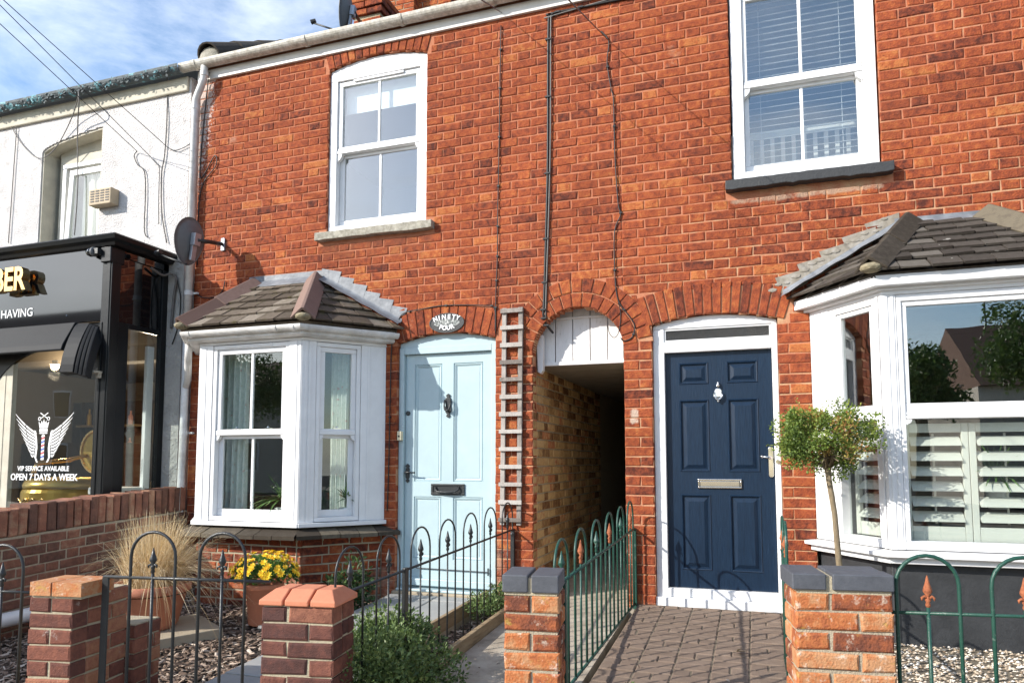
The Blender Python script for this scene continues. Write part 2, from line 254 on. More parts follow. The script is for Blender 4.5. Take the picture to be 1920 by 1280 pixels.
# ------------------------------------------------------------------ mesh helpers
WL = {}
FAC = lambda u, d, z: (u, d, z)
def line_map(ax, ay, bx, by, z0=0.):
    l = math.hypot(bx-ax, by-ay); ex, ey = (bx-ax)/l, (by-ay)/l
    return lambda u, d, z: (ax + ex*u - ey*d, ay + ey*u + ex*d, z0 + z)
def xface(X0, sgn=1): return lambda u, d, z: (X0 - sgn*d, u, z)
class M:
    def __init__(s): s.V = []; s.F = []; s.T = []
    def add(s, vs, fs, t=.5):
        o = len(s.V); s.V += [tuple(map(float, v)) for v in vs]; s.F += [tuple(i+o for i in f) for f in fs]; s.T += [t]*len(fs); return s
    def box(s, u0, u1, d0, d1, z0, z1, mp=FAC, t=.5):
        vs = [mp(u, d, z) for u in (u0, u1) for d in (d0, d1) for z in (z0, z1)]
        return s.add(vs, [(0, 4, 5, 1), (2, 3, 7, 6), (0, 1, 3, 2), (4, 6, 7, 5), (1, 5, 7, 3), (0, 2, 6, 4)], t)
    def prism(s, poly, d0, d1, mp=FAC, t=.5):                       # poly in (u, z), extruded along d
        n = len(poly); vs = [mp(u, d0, z) for u, z in poly] + [mp(u, d1, z) for u, z in poly]
        return s.add(vs, [tuple(range(n)), tuple(range(2*n-1, n-1, -1))] + [(i, i+n, (i+1) % n+n, (i+1) % n) for i in range(n)], t)
    def band(s, p, q, d0, d1, mp=FAC, t=.5):                         # solid between two polylines of equal length in (u, z)
        n = len(p); vs = [mp(u, d, z) for d in (d0, d1) for L_ in (p, q) for u, z in L_]; f = []
        for i in range(n-1):
            f += [(i, i+1, n+i+1, n+i), (2*n+i, 3*n+i, 3*n+i+1, 2*n+i+1), (i, 2*n+i, 2*n+i+1, i+1), (n+i, n+i+1, 3*n+i+1, 3*n+i)]
        f += [(0, n, 3*n, 2*n), (n-1, 3*n-1, 4*n-1, 2*n-1)]
        return s.add(vs, f, t)
    def sweep(s, path, prof, t=.5, caps=True):                       # path: 3-D points, profile (outward, up) offsets, mitred in plan; outward is to the right of travel
        P = [np.array(p, float) for p in path]; n = len(P); k = len(prof); vs = []
        for i in range(n):
            a = P[i]-P[i-1] if i else P[1]-P[0]; b = P[i+1]-P[i] if i < n-1 else a
            na = np.array([a[1], -a[0]])/np.hypot(a[0], a[1]); nb = np.array([b[1], -b[0]])/np.hypot(b[0], b[1])
            m = na+nb; m = m/(m @ na)
            for o, h in prof: vs.append((P[i][0]+m[0]*o, P[i][1]+m[1]*o, P[i][2]+h))
        f = [(i*k+j, i*k+(j+1) % k, (i+1)*k+(j+1) % k, (i+1)*k+j) for i in range(n-1) for j in range(k)]
        if caps: f += [tuple(range(k-1, -1, -1)), tuple((n-1)*k+j for j in range(k))]
        return s.add(vs, f, t)
    def tube(s, pts, r, n=8, t=.5, rr=None, closed=False):
        P = [np.array(p, float) for p in pts]; m = len(P); T0 = P[1]-P[0]; T0 /= np.linalg.norm(T0)
        a = np.array([0, 0, 1.]) if abs(T0[2]) < .9 else np.array([1., 0, 0]); N = np.cross(T0, a); N /= np.linalg.norm(N); vs = []
        for i in range(m):
            tg = (P[min(i+1, m-1)] - P[max(i-1, 0)]); tg /= (np.linalg.norm(tg)+1e-12); N = N - tg*(N @ tg); N /= (np.linalg.norm(N)+1e-12); B = np.cross(tg, N)
            q = rr[i] if rr else r
            for j in range(n): an = 2*math.pi*j/n; vs.append(P[i] + q*(math.cos(an)*N + math.sin(an)*B))
        f = [(i*n+j, i*n+(j+1) % n, (i+1)*n+(j+1) % n, (i+1)*n+j) for i in range(m-1) for j in range(n)]
        f += [tuple(range(n-1, -1, -1)), tuple((m-1)*n+j for j in range(n))]
        return s.add(vs, f, t)
    def lathe(s, c, prof, n=16, t=.5, mp=None):
        vs = []; k = len(prof)
        for r, z in prof:
            for j in range(n): a = 2*math.pi*j/n; p = (c[0]+r*math.cos(a), c[1]+r*math.sin(a), c[2]+z); vs.append(mp(*p) if mp else p)
        f = [(i*n+j, i*n+(j+1) % n, (i+1)*n+(j+1) % n, (i+1)*n+j) for i in range(k-1) for j in range(n)] + [tuple(range(n-1, -1, -1)), tuple((k-1)*n+j for j in range(n))]
        return s.add(vs, f, t)
    def blob(s, c, r, t=.5, sub=1, sq=(1, 1, 1)):
        bm = bmesh.new(); bmesh.ops.create_icosphere(bm, subdivisions=sub, radius=1)
        vs = [(c[0]+v.co.x*r*sq[0], c[1]+v.co.y*r*sq[1], c[2]+v.co.z*r*sq[2]) for v in bm.verts]; fs = [tuple(v.index for v in f.verts) for f in bm.faces]; bm.free(); return s.add(vs, fs, t)
    def leaf(s, p, d, up, l, wd, t=.5):
        p = np.array(p); d = d/np.linalg.norm(d); sd_ = np.cross(d, up); sd_ /= (np.linalg.norm(sd_)+1e-9); nn = np.cross(sd_, d)
        return s.add([p, p+d*l*.5+sd_*wd+nn*wd*.3, p+d*l, p+d*l*.5-sd_*wd+nn*wd*.3], [(0, 1, 2), (0, 2, 3)], t)
    def brick(s, quad, d0, depth, mp=FAC, ch=.004, jit=.002, t=.5):   # quad: 4 (u,z) corners; front at d0 (uneven), chamfered arrises
        cx = sum(p[0] for p in quad)/4; cz = sum(p[1] for p in quad)/4; q = []
        for u, z in quad: q.append((u+U(-jit, jit), z+U(-jit, jit)))
        inn = []
        for u, z in q:
            l = math.hypot(cx-u, cz-z); c = ch*U(.7, 1.7)
            du = (1 if cx > u else -1); dz = (1 if cz > z else -1)
            inn.append((u+du*c, z+dz*c) if abs(quad[0][1]-quad[1][1]) < 1e-6 or abs(quad[0][0]-quad[1][0]) < 1e-6 else (u+(cx-u)/l*c*1.5, z+(cz-z)/l*c*1.5))
        f = d0-U(0, jit)-.0004
        vs = [mp(u, d0+depth, z) for u, z in q]+[mp(u, f+ch*.8, z) for u, z in q]+[mp(u, f+U(-jit, jit)*.3, z) for u, z in inn]
        fs = [(8, 9, 10, 11)]+[(i, (i+1) % 4, 4+(i+1) % 4, 4+i) for i in range(4)]+[(4+i, 4+(i+1) % 4, 8+(i+1) % 4, 8+i) for i in range(4)]
        return s.add(vs, fs, t)
    def build(s, name, mat, parent=None, smooth=False, bevel=0, tint=True, **kw):
        V = np.array(s.V); c = (V.min(0)+V.max(0))/2; c[2] = V[:, 2].min() if parent is None else c[2]
        me = bpy.data.meshes.new(name); me.from_pydata([tuple(v) for v in V-c], [], s.F)
        if tint:
            a = me.attributes.new('tint', 'FLOAT', 'FACE'); a.data.foreach_set('value', s.T)
        if smooth: me.polygons.foreach_set('use_smooth', [True]*len(me.polygons))
        me.materials.append(MT[mat]); o = bpy.data.objects.new(name, me); COL.objects.link(o)
        WL[o.name] = c
        if parent is not None: o.parent = parent; o.location = tuple(c-WL[parent.name])
        else: o.location = tuple(c)
        if bevel:
            b = o.modifiers.new('bevel', 'BEVEL'); b.width = bevel; b.segments = 2; b.limit_method = 'ANGLE'; b.angle_limit = math.radians(40)
        for k, v in kw.items(): o[k] = v
        return o
def thing(name, label, cat, loc, group=None):
    o = bpy.data.objects.new(name, None); COL.objects.link(o); o.location = loc; WL[o.name] = np.array(loc, float); o.empty_display_size = .1
    o['label'] = label; o['category'] = cat
    if group: o['group'] = group
    return o
def tag(o, label, cat, group=None):
    o['label'] = label; o['category'] = cat
    if group: o['group'] = group
    return o
def struct(o, kind='structure'): o['kind'] = kind; return o
def ring(m, u0, u1, z0, z1, w, d0, d1, mp=FAC, wb=None, wt=None):      # rectangular frame, four bars butted
    wb = w if wb is None else wb; wt = w if wt is None else wt
    m.box(u0, u1, d0, d1, z0, z0+wb, mp); m.box(u0, u1, d0, d1, z1-wt, z1, mp)
    m.box(u0, u0+w, d0+.0005, d1, z0+wb, z1-wt, mp); m.box(u1-w, u1, d0+.0005, d1, z0+wb, z1-wt, mp); return m
def arc(cx, cz, r, a0, a1, n, rz=None):
    rz = rz or r; return [(cx+r*math.cos(math.radians(a0+(a1-a0)*i/n)), cz+rz*math.sin(math.radians(a0+(a1-a0)*i/n))) for i in range(n+1)]
def segc(x0, x1, zs, rise):
    h = (x1-x0)/2; r = (h*h+rise*rise)/(2*rise); return (x0+x1)/2, zs+rise-r, r
def text(m, s, size, mp, ext=.004, align='CENTER', d0=0., sx=1., t=.5, bold=0.):
    cu = bpy.data.curves.new('txt', 'FONT'); cu.body = s; cu.size = size; cu.extrude = ext; cu.align_x = align; cu.resolution_u = 3; cu.offset = bold
    o = bpy.data.objects.new('txt', cu); COL.objects.link(o); dg = bpy.context.evaluated_depsgraph_get(); me = bpy.data.meshes.new_from_object(o.evaluated_get(dg))
    m.add([mp(v.co.x*sx, d0-v.co.z, v.co.y) for v in me.vertices], [tuple(p.vertices) for p in me.polygons], t)
    bpy.data.objects.remove(o); bpy.data.meshes.remove(me); bpy.data.curves.remove(cu); return m
def score(P):
    q = proj(P)
    if q is None or not (-15 < q[0] < 1935 and -15 < q[1] < 1295): return -1
    return 1/q[2]**2
def place_bricks(items, parent, mat, limit=300, name='brick'):
    """items: (area, point, function drawing it into an M). The largest in the photo become parts, the rest one mesh."""
    it = sorted(items, key=lambda a: -(score(a[1])*a[0] if score(a[1]) > 0 else -1))
    rest = M()
    for i, (ar, P, fn) in enumerate(it):
        if i < limit and score(P) > 0: m = M(); fn(m); m.build(name, mat, parent)
        else: fn(rest)
    if rest.V: rest.build(name+'work', mat, parent, kind='stuff')
def subtract(iv, bl):
    for b0, b1 in bl:
        n = []
        for a0, a1 in iv:
            if b1 <= a0 or b0 >= a1: n.append((a0, a1)); continue
            if b0 > a0: n.append((a0, b0))
            if b1 < a1: n.append((b1, a1))
        iv = n
    return iv
def tintb():
    r = R(); return U(.16, .34) if r < .10 else (U(.80, .98) if r < .15 else U(.40, .68))
CO = .0725
def courses(u0, u1, z0, z1, blocked, mp, d0=0, depth=.09, flem=True, ph=0., tint=tintb, S=.222, H=.112, jt=.0078, course=CO, ch=.0058, jit=.0034):
    items = []; n = int((z1-z0)/course+.5)
    for i in range(n):
        za = z0+i*course; zb = za+course-jt; mid = (za+zb)/2
        iv = subtract([(u0, u1)], blocked(za, zb)) if blocked else [(u0, u1)]
        per = S+H if flem else S; off = ph+(per/2 if i % 2 else 0); x = u0-per*2+off; k = 0
        cuts = []
        while x < u1+S:
            cuts.append(x); x += (S if k % 2 == 0 else H) if flem else S; k += 1
        for p, q in iv:                                              # cut the course to each clear run; slivers join their neighbour
            cs = [c for c in cuts if p < c < q]
            cs = [c for c in cs if c-p > .062 and q-c > .062]; ends = [p]+cs+[q+jt]
            for a2, b2 in zip(ends[:-1], ends[1:]):
                b2 -= jt
                if b2-a2 > .02:
                    zz = (za+U(-.0012, .0012), zb+U(-.0012, .0012)); qd = [(a2, zz[0]), (b2, zz[0]), (b2, zz[1]), (a2, zz[1])]; tt = tint()
                    items.append(((b2-a2)*(zb-za), mp((a2+b2)/2, d0, mid), (lambda m, qd=qd, tt=tt: m.brick(qd, d0, depth, mp, ch, jit, tt))))
    return items
def mortar_strips(m, u0, u1, z0, z1, opened, d0, d1, mp, step=.0181):
    # runs of identical intervals are merged into tall boxes
    n = int((z1-z0)/step+.5); prev = None; zst = z0
    for i in range(n+1):
        z = z0+i*step
        iv = tuple((round(a, 3), round(b, 3)) for a, b in subtract([(u0, u1)], opened(z, z+step))) if i < n else None
        if iv != prev:
            if prev: [m.box(a, b, d0, d1, zst, z, mp) for a, b in prev]
            prev = iv; zst = z
    return m
def seg_fn(x0, x1, zs, rise, zb=-1):
    cx, cz, r = segc(x0, x1, zs, rise)
    def f(za, zb_):
        z = (za+zb_)/2
        if zb_ < zb or z > zs+rise: return []
        if z <= zs: return [(x0, x1)]
        h = math.sqrt(max(r*r-(z-cz)**2, 0)); return [(cx-h, cx+h)]
    return f
def ring_fn(cx, cz, r, h, ta):
    def f(za, zb):
        z = (za+zb)/2; dz = z-cz
        if dz <= r*math.cos(ta) or dz >= r+h-.016: return []
        hw = math.sqrt((r+h)**2-dz*dz)-.014; hw = min(hw, dz*math.tan(ta)) if ta < 1.5 else hw
        return [(cx-hw, cx+hw)]
    return f
def voussoirs(cx, cz, r, h, ta, n, mp, d0=-.0055, depth=.09, jt=.010, tint=tintb, zmax=None):
    items = []
    for i in range(n):
        a0 = -ta+2*ta*i/n; a1 = -ta+2*ta*(i+1)/n; g0 = jt/2/r; g1 = jt/2/(r+h)
        qd = [(cx+r*math.sin(a0+g0), cz+r*math.cos(a0+g0)), (cx+r*math.sin(a1-g0), cz+r*math.cos(a1-g0)), (cx+(r+h)*math.sin(a1-g1), cz+(r+h)*math.cos(a1-g1)), (cx+(r+h)*math.sin(a0+g1), cz+(r+h)*math.cos(a0+g1))]
        if zmax: qd = [(u, min(z, zmax)) for u, z in qd]
        tt = tint(); c = mp(sum(p[0] for p in qd)/4, d0, sum(p[1] for p in qd)/4)
        items.append((h*r*2*ta/n, c, (lambda m, qd=qd, tt=tt: m.brick(qd, d0, depth, mp, .004, .002, tt))))
    return items
# ================================================================== SETTING
m = M(); m.box(-60, 60, -60, 40, -.6, -.34); struct(m.build('ground', 'soil'))
m = M(); m.box(-60, 60, -4.9, -2.9, -.34, -.225); struct(m.build('pavement', 'concrete'))
m = M(); m.box(-60, 60, -5.05, -4.9, -.34, -.215); struct(m.build('kerb', 'concrete'))
m = M(); m.box(-60, 60, -10.2, -5.05, -.34, -.335); struct(m.build('road', 'asphalt'))
m = M(); m.box(-60, 60, -12.2, -10.2, -.34, -.225); struct(m.build('pavement', 'concrete'))
gz = lambda y: -.055+.055*y                                       # garden level falls to the street
def slopebox(m, x0, x1, y0, y1, zo, th=.25, t=.5):
    vs = [(x, y, gz(y)+zo+dz) for x in (x0, x1) for y in (y0, y1) for dz in (-th, 0)]
    return m.add(vs, [(0, 4, 5, 1), (2, 3, 7, 6), (0, 1, 3, 2), (4, 6, 7, 5), (1, 5, 7, 3), (0, 2, 6, 4)], t)
m = M(); slopebox(m, -4.35, 3.6, -3.0, .0, -.06); struct(m.build('garden_soil', 'soil'))

# ================================================================== LEFT HOUSE
FZ = 4.72
HL = thing('brick_house', 'red brick terraced house with the pale blue front door and the small splayed bay', 'house', (-2.27, 0, -.1), 'brick terraced houses')
XL0, XL1, XR1 = -4.32, -.2145, 3.3
W1 = (-2.868, -1.888, 3.06, 4.575, .07); DL = (-2.145, -1.255, 2.035, .068); PA = (-.578, 1.873, .365)
w1c = segc(W1[0], W1[1], W1[3], W1[4]); dlc = segc(DL[0], DL[1], DL[2], DL[3])
o_w1 = seg_fn(W1[0], W1[1], W1[3], W1[4], 3.06); o_dl = seg_fn(DL[0], DL[1], DL[2], DL[3])
def o_pa(za, zb):
    z = (za+zb)/2
    if z <= PA[1]: return [(PA[0]-PA[2], PA[0]+PA[2])]
    if z >= PA[1]+PA[2]: return []
    h = math.sqrt(PA[2]**2-(z-PA[1])**2); return [(PA[0]-h, PA[0]+h)]
o_bl = lambda za, zb: [(-4.2, -2.27)] if zb < 2.13 else []
o_s1 = lambda za, zb: [(-2.951, -1.809)] if zb > 2.988 and za < 3.058 else []
taw = math.asin((W1[1]-W1[0])/2/w1c[2]); tad = math.asin((DL[1]-DL[0])/2/dlc[2])
r_w1 = ring_fn(*w1c, .22, taw+.02); r_dl = ring_fn(*dlc, .215, tad+.03); r_pa = ring_fn(*PA, .225, 1.46)
def openL(a, b): return o_w1(a, b)+o_dl(a, b)+o_pa(a, b)+o_bl(a, b)
def blockL(a, b): return openL(a, b)+r_w1(a, b)+r_dl(a, b)+r_pa(a, b)+o_s1(a, b)
m = M(); mortar_strips(m, XL0, XL1, -.4, 4.9, openL, .0036, .112, FAC)
wallL = m.build('wall', 'mortar', HL)
place_bricks(courses(XL0, XL1-.004, -.16, FZ+.03, blockL, FAC, ph=.03), wallL, 'brick')
aw = M(); m = M()
for it, nm in ((voussoirs(*w1c, .22, taw, 14, FAC, zmax=4.80), 'window_arch'), (voussoirs(*dlc, .215, tad, 13, FAC), 'door_arch'), (voussoirs(*PA, .108, 1.46, 15, FAC)+voussoirs(PA[0], PA[1], PA[2]+.117, .105, 1.40, 17, FAC), 'passage_arch')):
    c, r_, t_ = {'window_arch': (w1c[:2], w1c[2], taw), 'door_arch': (dlc[:2], dlc[2], tad), 'passage_arch': (PA[:2], PA[2], 1.46)}[nm]
    m = M(); hh = .222 if nm == 'passage_arch' else .2
    a0, a1 = 90-math.degrees(t_), 90+math.degrees(t_); pin = arc(c[0], c[1], r_+.004, a1, a0, 24); pout = arc(c[0], c[1], r_+hh, a1, a0, 24)
    pin = [(u, min(z, 4.79)) for u, z in pin]; pout = [(u, min(z, 4.795)) for u, z in pout]
    m.band(pin, pout, .004, .10, FAC); ob = m.build(nm, 'mortar', HL); place_bricks(it, ob, 'brick', 80, 'arch_brick')

def sash_window(parent, name, mp, u0, u1, z0, zm, z1, fw=.055, sw=.045, bars=1, d=.0, vent=True, gl='glass', horns=True, extra_frame=True):
    m = M(); ring(m, u0, u1, z0, z1, fw, d, d+.10, mp, wb=fw*.9)
    win = m.build(name, 'upvc', parent, bevel=.004)
    a, b = u0+fw, u1-fw; zb, zt = z0+fw*.9, z1-fw
    # upper sash outside
    m = M(); ring(m, a+.0015, b-.0015, zm, zt-.002, sw, d+.018, d+.055, mp, wb=.065); m.build('upper_sash', 'upvc', win, bevel=.004)
    m = M(); m.box(a+.003, b-.003, d+.008, d+.0185, zm+.004, zm+.032, mp); m.box(a+.006, b-.006, d+.0125, d+.0183, zm+.034, zm+.05, mp)
    if horns:
        for x, sg in ((a, 1), (b, -1)):
            m.prism([(x+sg*.003, zm), (x+sg*.05, zm), (x+sg*.042, zm-.03), (x+sg*.025, zm-.05), (x+sg*.008, zm-.06), (x+sg*.003, zm-.08)], d+.012, d+.05, mp)
    m.build('meeting_rail', 'upvc', win, bevel=.003)
    m = M(); ring(m, a+.0015, b-.0015, zb+.001, zm+.004, sw+.006, d+.058, d+.088, mp, wb=.06, wt=.03); m.build('lower_sash', 'upvc', win, bevel=.004)
    m = M(); m.box(a+sw-.004, b-sw+.004, d+.036, d+.040, zm+.06, zt-sw, mp); m.build('pane', gl, win, tint=False)
    m = M(); m.box(a+sw, b-sw, d+.071, d+.075, zb+.055, zm-.02, mp); m.build('pane', gl, win, tint=False)
    for k in range(bars):
        c = a+(b-a)*(k+1)/(bars+1)
        m = M(); m.box(c-.011, c+.011, d+.027, d+.048, zm+.06, zt-sw-.001, mp); m.build('glazing_bar', 'upvc', win, bevel=.004)
        m = M(); m.box(c-.011, c+.011, d+.063, d+.084, zb+.055, zm-.025, mp); m.build('glazing_bar', 'upvc', win, bevel=.004)
    if vent:
        c = (a+b)/2; v = min(.25, (b-a)*.32); m = M(); m.box(c-v, c+v, d+.002, d+.0175, zt-.026, zt-.006, mp); m.build('trickle_vent', 'upvc', win, bevel=.003)
    return win
# upper window of the left house
m = M(); cx, cz, r = segc(W1[0]+.004, W1[1]-.004, W1[3], W1[4]); p = [(W1[0]+.004, 4.545), (W1[1]-.004, 4.545)]+arc(cx, cz, r-.004, 90-math.degrees(taw), 90+math.degrees(taw), 16)
m.prism(p, .028, .105); m.build('window_head', 'upvc', HL, bevel=.003)
sash_window(HL, 'window', FAC, W1[0]+.004, W1[1]-.004, 3.062, 3.79, 4.542, fw=.072, d=.022, gl='glass_up')
m = M(); xs = [-2.951+1.142*i/18 for i in range(19)]
top = [(x, 3.058+U(-.003, .003)) for x in xs]; bot = [(x, 2.988+U(-.005, .004)) for x in xs]
m.band(bot, top, -.062, .10); m.build('window_sill', 'stone', HL, bevel=.006)
# fascia, gutters
def halfround(r, th=.004, n=10):
    o = [(r*math.cos(math.pi+math.pi*i/n), r*math.sin(math.pi+math.pi*i/n)) for i in range(n+1)]; i_ = [((r-th)*math.cos(2*math.pi-math.pi*i/n), (r-th)*math.sin(2*math.pi-math.pi*i/n)) for i in range(n+1)]
    return o+[(r, .006), (r-th, .006)]+i_[1:-1]+[(-r+th, .006), (-r, .006)]
def gutter(parent, path, r, mat, brackets=(), ends=True):
    m = M(); m.sweep(path, halfround(r)); g = m.build('gutter', mat, parent, smooth=False)
    for P, tg in brackets:
        m = M(); q = np.array(P); tg = np.array(tg, float); tg /= np.linalg.norm(tg); m.sweep([q-tg*.017, q+tg*.017], [(o*1.10, h*1.10-.002) for o, h in halfround(r, .012)]); m.build('gutter_bracket', mat, g)
    return g
m = M(); m.box(XL0-.02, XL1-.001, -.026, -.001, FZ, FZ+.095); m.build('fascia_board', 'fascia', HL, bevel=.003)
gl = gutter(HL, [(-4.47, -.088, 4.862), (XL1-.001, -.088, 4.862)], .056, 'gutter_dirty', [((x, -.088, 4.862), (1, 0, 0)) for x in (-4.30, -3.06, -2.09, -1.25)])
m = M(); m.sweep([(-4.476, -.088, 4.862), (-4.468, -.088, 4.862)], [(o, h) for o, h in [(.058*math.cos(math.pi+math.pi*i/10), .058*math.sin(math.pi+math.pi*i/10)) for i in range(11)]]); m.build('gutter_stop', 'gutter_dirty', gl)
# main downpipe with swan neck, and the bay's outlet joining lower down
DPX, DPY = -4.325, -.062
m = M(); m.tube([(-4.205, -.088, 4.825), (-4.205, -.088, 4.73), (-4.212, -.086, 4.69), (-4.24, -.080, 4.64), (-4.29, -.070, 4.56), (-4.315, -.064, 4.52), (DPX, DPY, 4.48), (DPX, DPY, 4.40), (DPX, DPY, 2.3)], .034, 12); dp = m.build('downpipe', 'white_gutter', HL, smooth=True)
m = M(); m.tube([(DPX, DPY, 2.3), (DPX-.004, DPY, 1.2), (DPX-.02, DPY, .35), (DPX-.02, DPY, -.02), (DPX-.01, DPY-.05, -.06), (DPX, DPY-.2, -.075)], .034, 12); m.build('lower_pipe', 'white_gutter', dp, smooth=True)
for z in (4.74, 4.44, 2.62, 1.30): m = M(); m.tube([(DPX if z < 4.5 else -4.205 if z > 4.6 else DPX-.006, DPY if z < 4.6 else -.088, z-.022), (DPX if z < 4.5 else -4.205 if z > 4.6 else DPX-.006, DPY if z < 4.6 else -.088, z+.022)], .039, 12); m.build('pipe_collar', 'white_gutter', dp, smooth=False)
for z in (2.62, 1.30): m = M(); m.box(DPX-.01, DPX+.085, -.045, -.02, z-.008, z+.008); m.build('pipe_clip', 'white_gutter', dp)
# roof plane, verge coping of half-round tiles, chimneys
PT = math.radians(31)
def roofslab(parent, x0, x1):
    m = M(); vs = [(x, -.05+s*math.cos(PT), 4.89+s*math.sin(PT)+dz) for x in (x0, x1) for s in (0, 5.2) for dz in (-.06, .0)]
    m.add(vs, [(0, 4, 5, 1), (2, 3, 7, 6), (0, 1, 3, 2), (4, 6, 7, 5), (1, 5, 7, 3), (0, 2, 6, 4)]); return m.build('roof', 'tileR', parent)
rf = roofslab(HL, -4.40, XL1-.001)
for k in range(11):
    s0 = k*.43; pts = []
    m = M(); ro = .13; vs = []; n = 9
    for s, rr in ((s0, ro), (s0+.45, ro-.012)):
        for r_ in (rr, rr-.014):
            for i in range(n+1):
                a = math.radians(-5+190*i/n); hh = r_*math.sin(a); vs.append((-4.205+r_*math.cos(a), -.035+s*math.cos(PT)-hh*math.sin(PT), 4.945+s*math.sin(PT)+hh*math.cos(PT)))
    f = []; w_ = n+1
    for i in range(n): f += [(i, i+1, 2*w_+i+1, 2*w_+i), (w_+i, 3*w_+i, 3*w_+i+1, w_+i+1), (i, w_+i, w_+i+1, i+1), (2*w_+i, 2*w_+i+1, 3*w_+i+1, 3*w_+i)]
    m.add(vs, f, R()); m.build('coping_tile', 'tileR', rf)
m = M(); m.blob((-4.205, -.03, 4.94), .116, sub=2, sq=(1, .3, .95)); m.build('verge_mortar', 'stone', rf)
def chimney(x0, x1, y0, y1, z0, z1, oversail=None):
    m = M(); m.box(x0+.006, x1-.006, y0+.006, y1-.006, z0, z1); c = m.build('chimney', 'mortar_cream', HL)
    it = courses(x0, x1, z0, z1, None, lambda u, d, z: (u, y0+d, z), depth=.05, flem=False, tint=lambda: U(.5, 1))
    it += courses(y0, y1, z0, z1, None, lambda u, d, z: (x1-d, u, z), depth=.05, flem=False, tint=lambda: U(.3, .9))
    if oversail:
        for k, ov in enumerate(oversail):
            za = z1+k*.075; it += courses(x0-ov, x1+ov, za, za+.074, None, lambda u, d, z, ov=ov: (u, y0-ov+d, z), depth=.05+ov, flem=False, tint=lambda: U(.1, .8)); it += courses(y0-ov, y1+ov, za, za+.074, None, lambda u, d, z, ov=ov: (x1+ov-d, u, z), depth=.05+ov, flem=False, tint=lambda: U(0, .7))
    place_bricks(it, c, 'brick', 100); return c
c1 = at(663, 60, 1.6); c2 = at(716, 30, 1.6); chimney(c1[0], c2[0]-.02, 1.6, 2.1, 5.6, at(690, 28, 1.6)[2], (.03, .05, .05))
c1 = at(728, 40, 2.6); c2 = at(776, 30, 2.6); chimney(c1[0], c2[0], 2.6, 3.1, 6.2, at(690, -40, 2.6)[2])
c1 = at(778, 40, 2.75); c2 = at(845, 30, 2.75); chimney(c1[0], c2[0], 2.75, 3.2, 6.2, at(690, -40, 2.6)[2])

# ------------------------------------------------------------------ left bay
A0, A1, A2, A3 = (-4.18, 0), (-3.72, -.56), (-2.70, -.56), (-2.24, 0)
mapF = line_map(*A1, *A2); mapS = line_map(*A2, *A3); mapW = line_map(*A0, *A1); LF, LS = 1.02, .7247
# brick plinth
pts = [A0, A1, A2, A3]
plm = M()
for mp, l in ((mapW, LS), (mapF, LF), (mapS, LS)): plm.box(.003, l-.003, .045, .15, -.4, .40, mp)
pl = plm.build('bay_plinth', 'mortar_cream', HL)
tt = lambda: (U(.05, .3) if R() < .3 else U(.3, .85))
it = courses(.0, LF, -.14, .405, None, lambda u, d, z: mapF(u, d+.04, z), tint=tt, jt=.012) + courses(.05, LS-.02, -.14, .405, None, lambda u, d, z: mapS(u, d+.04, z), tint=tt, jt=.012) + courses(.02, LS-.05, -.14, .405, None, lambda u, d, z: mapW(u, d+.04, z), tint=tt, jt=.012)
place_bricks(it, pl, 'gwbrick_hot' if 'gwbrick_hot' in MT else 'brick', 150)
# tiled sub-sill: a row of plain tiles laid flat under the frame
for mp, l in ((mapF, LF), (mapS, LS+.06), (mapW, LS)):
    n = int(l/.165+.5)
    for k in range(n):
        a, b = l*k/n, l*(k+1)/n
        m = M(); zt = .512+U(-.003, .003); vs = [mp(a+.003, .05, zt), mp(b-.003, .05, zt), mp(b-.003+(.04 if k == n-1 else 0), -.10, zt-.055), mp(a+.003-(.04 if k == 0 else 0), -.10, zt-.055)]
        vs += [(x, y, z-.03) for x, y, z in vs]; m.add(vs, [(0, 1, 2, 3), (4, 7, 6, 5), (3, 2, 6, 7), (0, 4, 5, 1), (0, 3, 7, 4), (1, 5, 6, 2)], R()); m.build('sill_tile', 'hipR', pl)
m = M()
for mp, l in ((mapW, LS), (mapF, LF), (mapS, LS)): m.box(0, l, .04, .14, .40, .47, mp)
m.build('sill_bed', 'mortar_cream', pl)
# window frame carcass of the bay: corner posts, cill, head
m = M()
for mp, l in ((mapF, LF), (mapS, LS), (mapW, LS)):
    m.box(-.004, l+.004, -.022, .10, .515, .548, mp); m.box(0, l, .002, .10, 2.005, 2.03, mp)
bay = m.build('bay_window', 'upvc', HL, bevel=.004)
for P_, mp, a, b in ((0, mapF, .0, .142), (0, mapF, LF-.125, LF), (0, mapS, 0, .122), (0, mapS, .50, LS-.01), (0, mapW, 0, .2), (0, mapW, LS-.13, LS)): m = M(); m.box(a+.0004, b-.0004, .006, .09, .549, 2.004, mp); m.build('corner_post', 'upvc', bay, bevel=.003)
for mp, a in ((mapF, .055), (mapF, LF-.03), (mapF, LF-.065), (mapS, .03), (mapS, .06), (mapS, .555), (mapS, LS-.03)): m = M(); m.box(a, a+.022, .0015, .0055, .55, 2.003, mp); m.build('post_bead', 'upvc', bay, bevel=.002)
